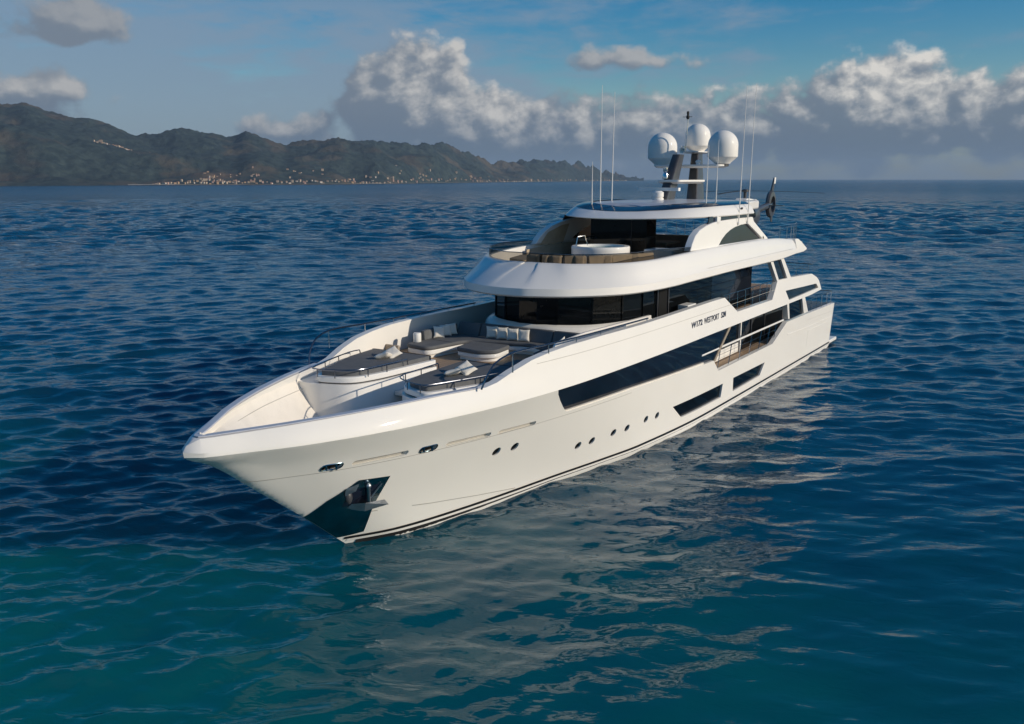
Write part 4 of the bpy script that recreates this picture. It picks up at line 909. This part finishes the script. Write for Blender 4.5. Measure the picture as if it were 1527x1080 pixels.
# ================================================================== COAST
def shore_v(u): return pchip([-300, 0, 240, 480, 700, 935, 1000], [279, 277.7, 276.6, 275.5, 272.6, 270.0, 269.6])(u)
RIDGE = pchip([-300, -120, 0, 25, 47, 75, 110, 160, 200, 240, 275, 310, 350, 372, 400, 430, 470, 505, 530, 560, 590, 620, 650, 690, 720, 745, 785, 830, 860, 890, 915, 940, 960],
              [150, 158, 162, 163, 160.5, 168, 178, 187, 198, 202, 196, 199, 211, 201.5, 208, 217, 213, 206, 212, 211.5, 219.5, 219, 216, 228, 238, 245, 241, 243, 245, 254, 260, 267.5, 269.5])
def shore_d(u): return CAM.z * 1350 / (shore_v(u) - 266.5) / cos(PITCH) ** 2
def world_at(u, d, z=0.):
    p = CAM + AZF * d + AZR * (d * tan(px_az(u))); return Vector((p.x, p.y, z))
def depth_of(u): return 420 + 260 * min(1, max(0, (940 - u) / 500))
def ridge_h(u):
    d = shore_d(u) + depth_of(u); return max(1., CAM.z + d * (266.5 - RIDGE(u)) / 1350 * cos(PITCH) ** -2 * cos(PITCH) ** 2)
def terrain_h(u, k):
    H = ridge_h(u); d = shore_d(u) + k * depth_of(u); p = Vector((u * .018, k * 2.2, 0))
    q_ = world_at(u, d); X_, Y_ = q_.x / 420, q_.y / 420
    n1 = noise.fractal((X_, Y_, 2.), 1.0, 2.0, 6); n2 = .5 - abs(noise.fractal((X_ * .8 + 5, Y_ * .8, 7.), 1.0, 2.1, 6)) * 1.6
    n3 = noise.fractal((X_ * 5, Y_ * 5, 3.), 1.0, 2.0, 4)
    pr = k ** .85 if k <= 1 else max(-.3, 1 - (k - 1) * 1.6)
    w_ = max(0, min(1, k * 5)) * max(0, 1 - k) * 1.0 if k <= 1 else .0
    jag = (noise.fractal((X_ * 4.5, Y_ * 4.5, 9.), .75, 2.0, 6) - abs(noise.fractal((X_ * 2.2, Y_ * 2.2, 4.), .9, 2.0, 5)) * 1.6 + .35) * 10.0
    return max(-2., H * (pr + w_ * (.42 * n1 + .50 * n2 - .12) + .02 * n3 * min(1, k * 4)) + jag * min(1, k) * (d / 2000)) if k > 0 else -3.
us = [-300 + i * 2 for i in range(631)]; ks = [-.02, .004] + [.02 + j * .0245 for j in range(41)] + [1.05, 1.12, 1.25, 1.45]
vv = []
for u in us:
    for kk in ks: vv.append(world_at(u, shore_d(u) + kk * depth_of(u), terrain_h(u, kk)))
nk = len(ks); ff = [(i * nk + j, (i + 1) * nk + j, (i + 1) * nk + j + 1, i * nk + j + 1) for i in range(len(us) - 1) for j in range(nk - 1)]
def make_hill():
    m, t, b = newmat('hazy_hillside_scrub'); g = t.n.new('ShaderNodeNewGeometry'); P = g.outputs['Position']
    n1 = t.noise(P, .006, 6, .6); n2 = t.noise(P, .05, 6, .65); n3 = t.noise(t.mapping(P, loc=(300, 0, 0)), .004, 4, .55)
    cc = t.mix(t.ss(n2, .35, .65), (.017, .030, .035, 1), (.046, .066, .062, 1)); cc = t.mix(t.ss(n1, .5, .62), cc, (.085, .075, .058, 1))  # scrub tones shifted bluish, so distance haze is partly in the colour
    cc = t.mix(t.mul(t.ss(n3, .60, .70), .55), cc, (.13, .085, .06, 1))
    t.l.new(cc, b.inputs['Base Color']); b.inputs['Roughness'].default_value = .9; b.inputs['Specular IOR Level'].default_value = .1
    bn = t.n.new('ShaderNodeBump'); bn.inputs['Distance'].default_value = 6; t.l.new(n2, bn.inputs['Height']); t.l.new(bn.outputs[0], b.inputs['Normal'])
    return m
hills = obj('hills', vv, ff, make_hill(), ang=180); tag(hills, 'dark green hills along the far shore', 'hills', kind='structure')

# shoreline strip of quay and beach
q = MB(); a_ = []; b_ = []
for u in range(190, 936, 6):
    d = shore_d(u); a_.append(tuple(world_at(u, d - 4, .9))); b_.append(tuple(world_at(u, d + 14, 2.2)))
n = len(a_); q.addm(a_ + b_, [(k, k + 1, n + k + 1, n + k) for k in range(n - 1)]); o = q.build('shoreline', mat('pale_quay_stone', (.30, .26, .21), .9, var=.3, vscale=.02)); tag(o, 'pale strip of quay and beach below the town', 'shoreline', kind='structure')

# houses of the town: each one an object, built from a few wall and roof colours
rnd = random.Random(11)
WALLS = [mat('house_wall_%s' % n_, c_, .9, var=.08) for n_, c_ in (('cream', (.46, .37, .28)), ('ochre', (.38, .27, .17)), ('pink', (.40, .27, .22)), ('white', (.52, .48, .42)), ('tan', (.33, .26, .20)))]
WNAME = ['cream', 'ochre', 'pink', 'white', 'tan']
M_roof = mat('terracotta_roof', (.30, .15, .09), .9, var=.2)
protos = []
for wi, wm in enumerate(WALLS):
    for k in range(2):
        sx, sy, sz = rnd.uniform(5, 9), rnd.uniform(5, 7), rnd.uniform(4, 9)
        root = empty('house', (0, 0, -500))
        MB().box((0, 0, sz / 2 - 1), (sx, sy, sz + 2)).build('wall', wm, root, flat=True)
        rr = 1.5; ov = .4
        q = MB(); q.addm([(-sx / 2 - ov, -sy / 2 - ov, sz), (sx / 2 + ov, -sy / 2 - ov, sz), (sx / 2 + ov, sy / 2 + ov, sz), (-sx / 2 - ov, sy / 2 + ov, sz), (-sx / 2 - ov, 0, sz + rr), (sx / 2 + ov, 0, sz + rr)], [(0, 1, 5, 4), (2, 3, 4, 5), (0, 4, 3), (1, 2, 5), (0, 3, 2, 1)]); q.build('roof', M_roof, root, flat=True)
        protos.append((root, list(root.children), wi, [False]))
azf_ang = math.atan2(AZF.y, AZF.x)
def house(u, k, label, group):
    root, kids, wi, used = rnd.choice(protos)
    if not used[0]: r = root; used[0] = True
    else:
        r = root.copy(); COL.objects.link(r)
        for c_ in kids: d_ = c_.copy(); COL.objects.link(d_); d_.parent = r
    d = shore_d(u) + k * depth_of(u); p = world_at(u, d, max(1.2, terrain_h(u, k)))
    r.location = p; r.rotation_euler = (0, 0, azf_ang + pi / 2 + rnd.uniform(-.5, .5)); s_ = rnd.uniform(.45, .80) * (.6 + d / 7000); r.scale = (s_, s_, s_ * rnd.uniform(.5, .95))
    tag(r, label, 'house', group)
for i in range(150):
    u = 225 + (935 - 225) * (i + rnd.random()) / 150; house(u, rnd.uniform(.006, .035), 'small pale house in the long row along the far shoreline', 'houses along the far shoreline')
for i in range(34):
    u = rnd.gauss(322, 22); house(u, abs(rnd.gauss(.05, .05)) + .01, 'small pale house clustered in the town centre at the foot of the hills', 'houses of the town centre')
for i in range(46):
    u = rnd.choice([rnd.gauss(x, 10) for x in (370, 440, 480, 520, 555, 590, 625, 690, 720, 760)]); house(u, rnd.uniform(.05, .20), 'small house scattered on the lower hillside above the shoreline', 'houses scattered on the lower slope')
for i in range(44):
    u = 143 + 84 * (i + rnd.random()) / 44; house(u, .52 + .035 * rnd.random() - .0004 * (u - 185), 'pale house of the village high on the left hillside', 'houses of the hillside village')
for root, kids, wi, used in protos:
    if not used[0]:
        for c_ in kids: bpy.data.objects.remove(c_)
        bpy.data.objects.remove(root)

# ================================================================== AIR
def make_haze():
    m = bpy.data.materials.new('sea_haze'); m.use_nodes = True; t = NT(m.node_tree); t.n.clear()
    v = t.n.new('ShaderNodeVolumePrincipled'); v.inputs['Color'].default_value = (.50, .68, .90, 1); v.inputs['Density'].default_value = .00009; v.inputs['Anisotropy'].default_value = 0.
    o = t.n.new('ShaderNodeOutputMaterial'); t.l.new(v.outputs[0], o.inputs['Volume']); return m
HZ = 12050
q = MB(); q.box((0, 0, 119), (2 * HZ, 2 * HZ, 240)); hz_ = q.build('haze', make_haze(), flat=True); tag(hz_, 'thin blue haze over the sea dimming the far coast', 'haze', kind='stuff')
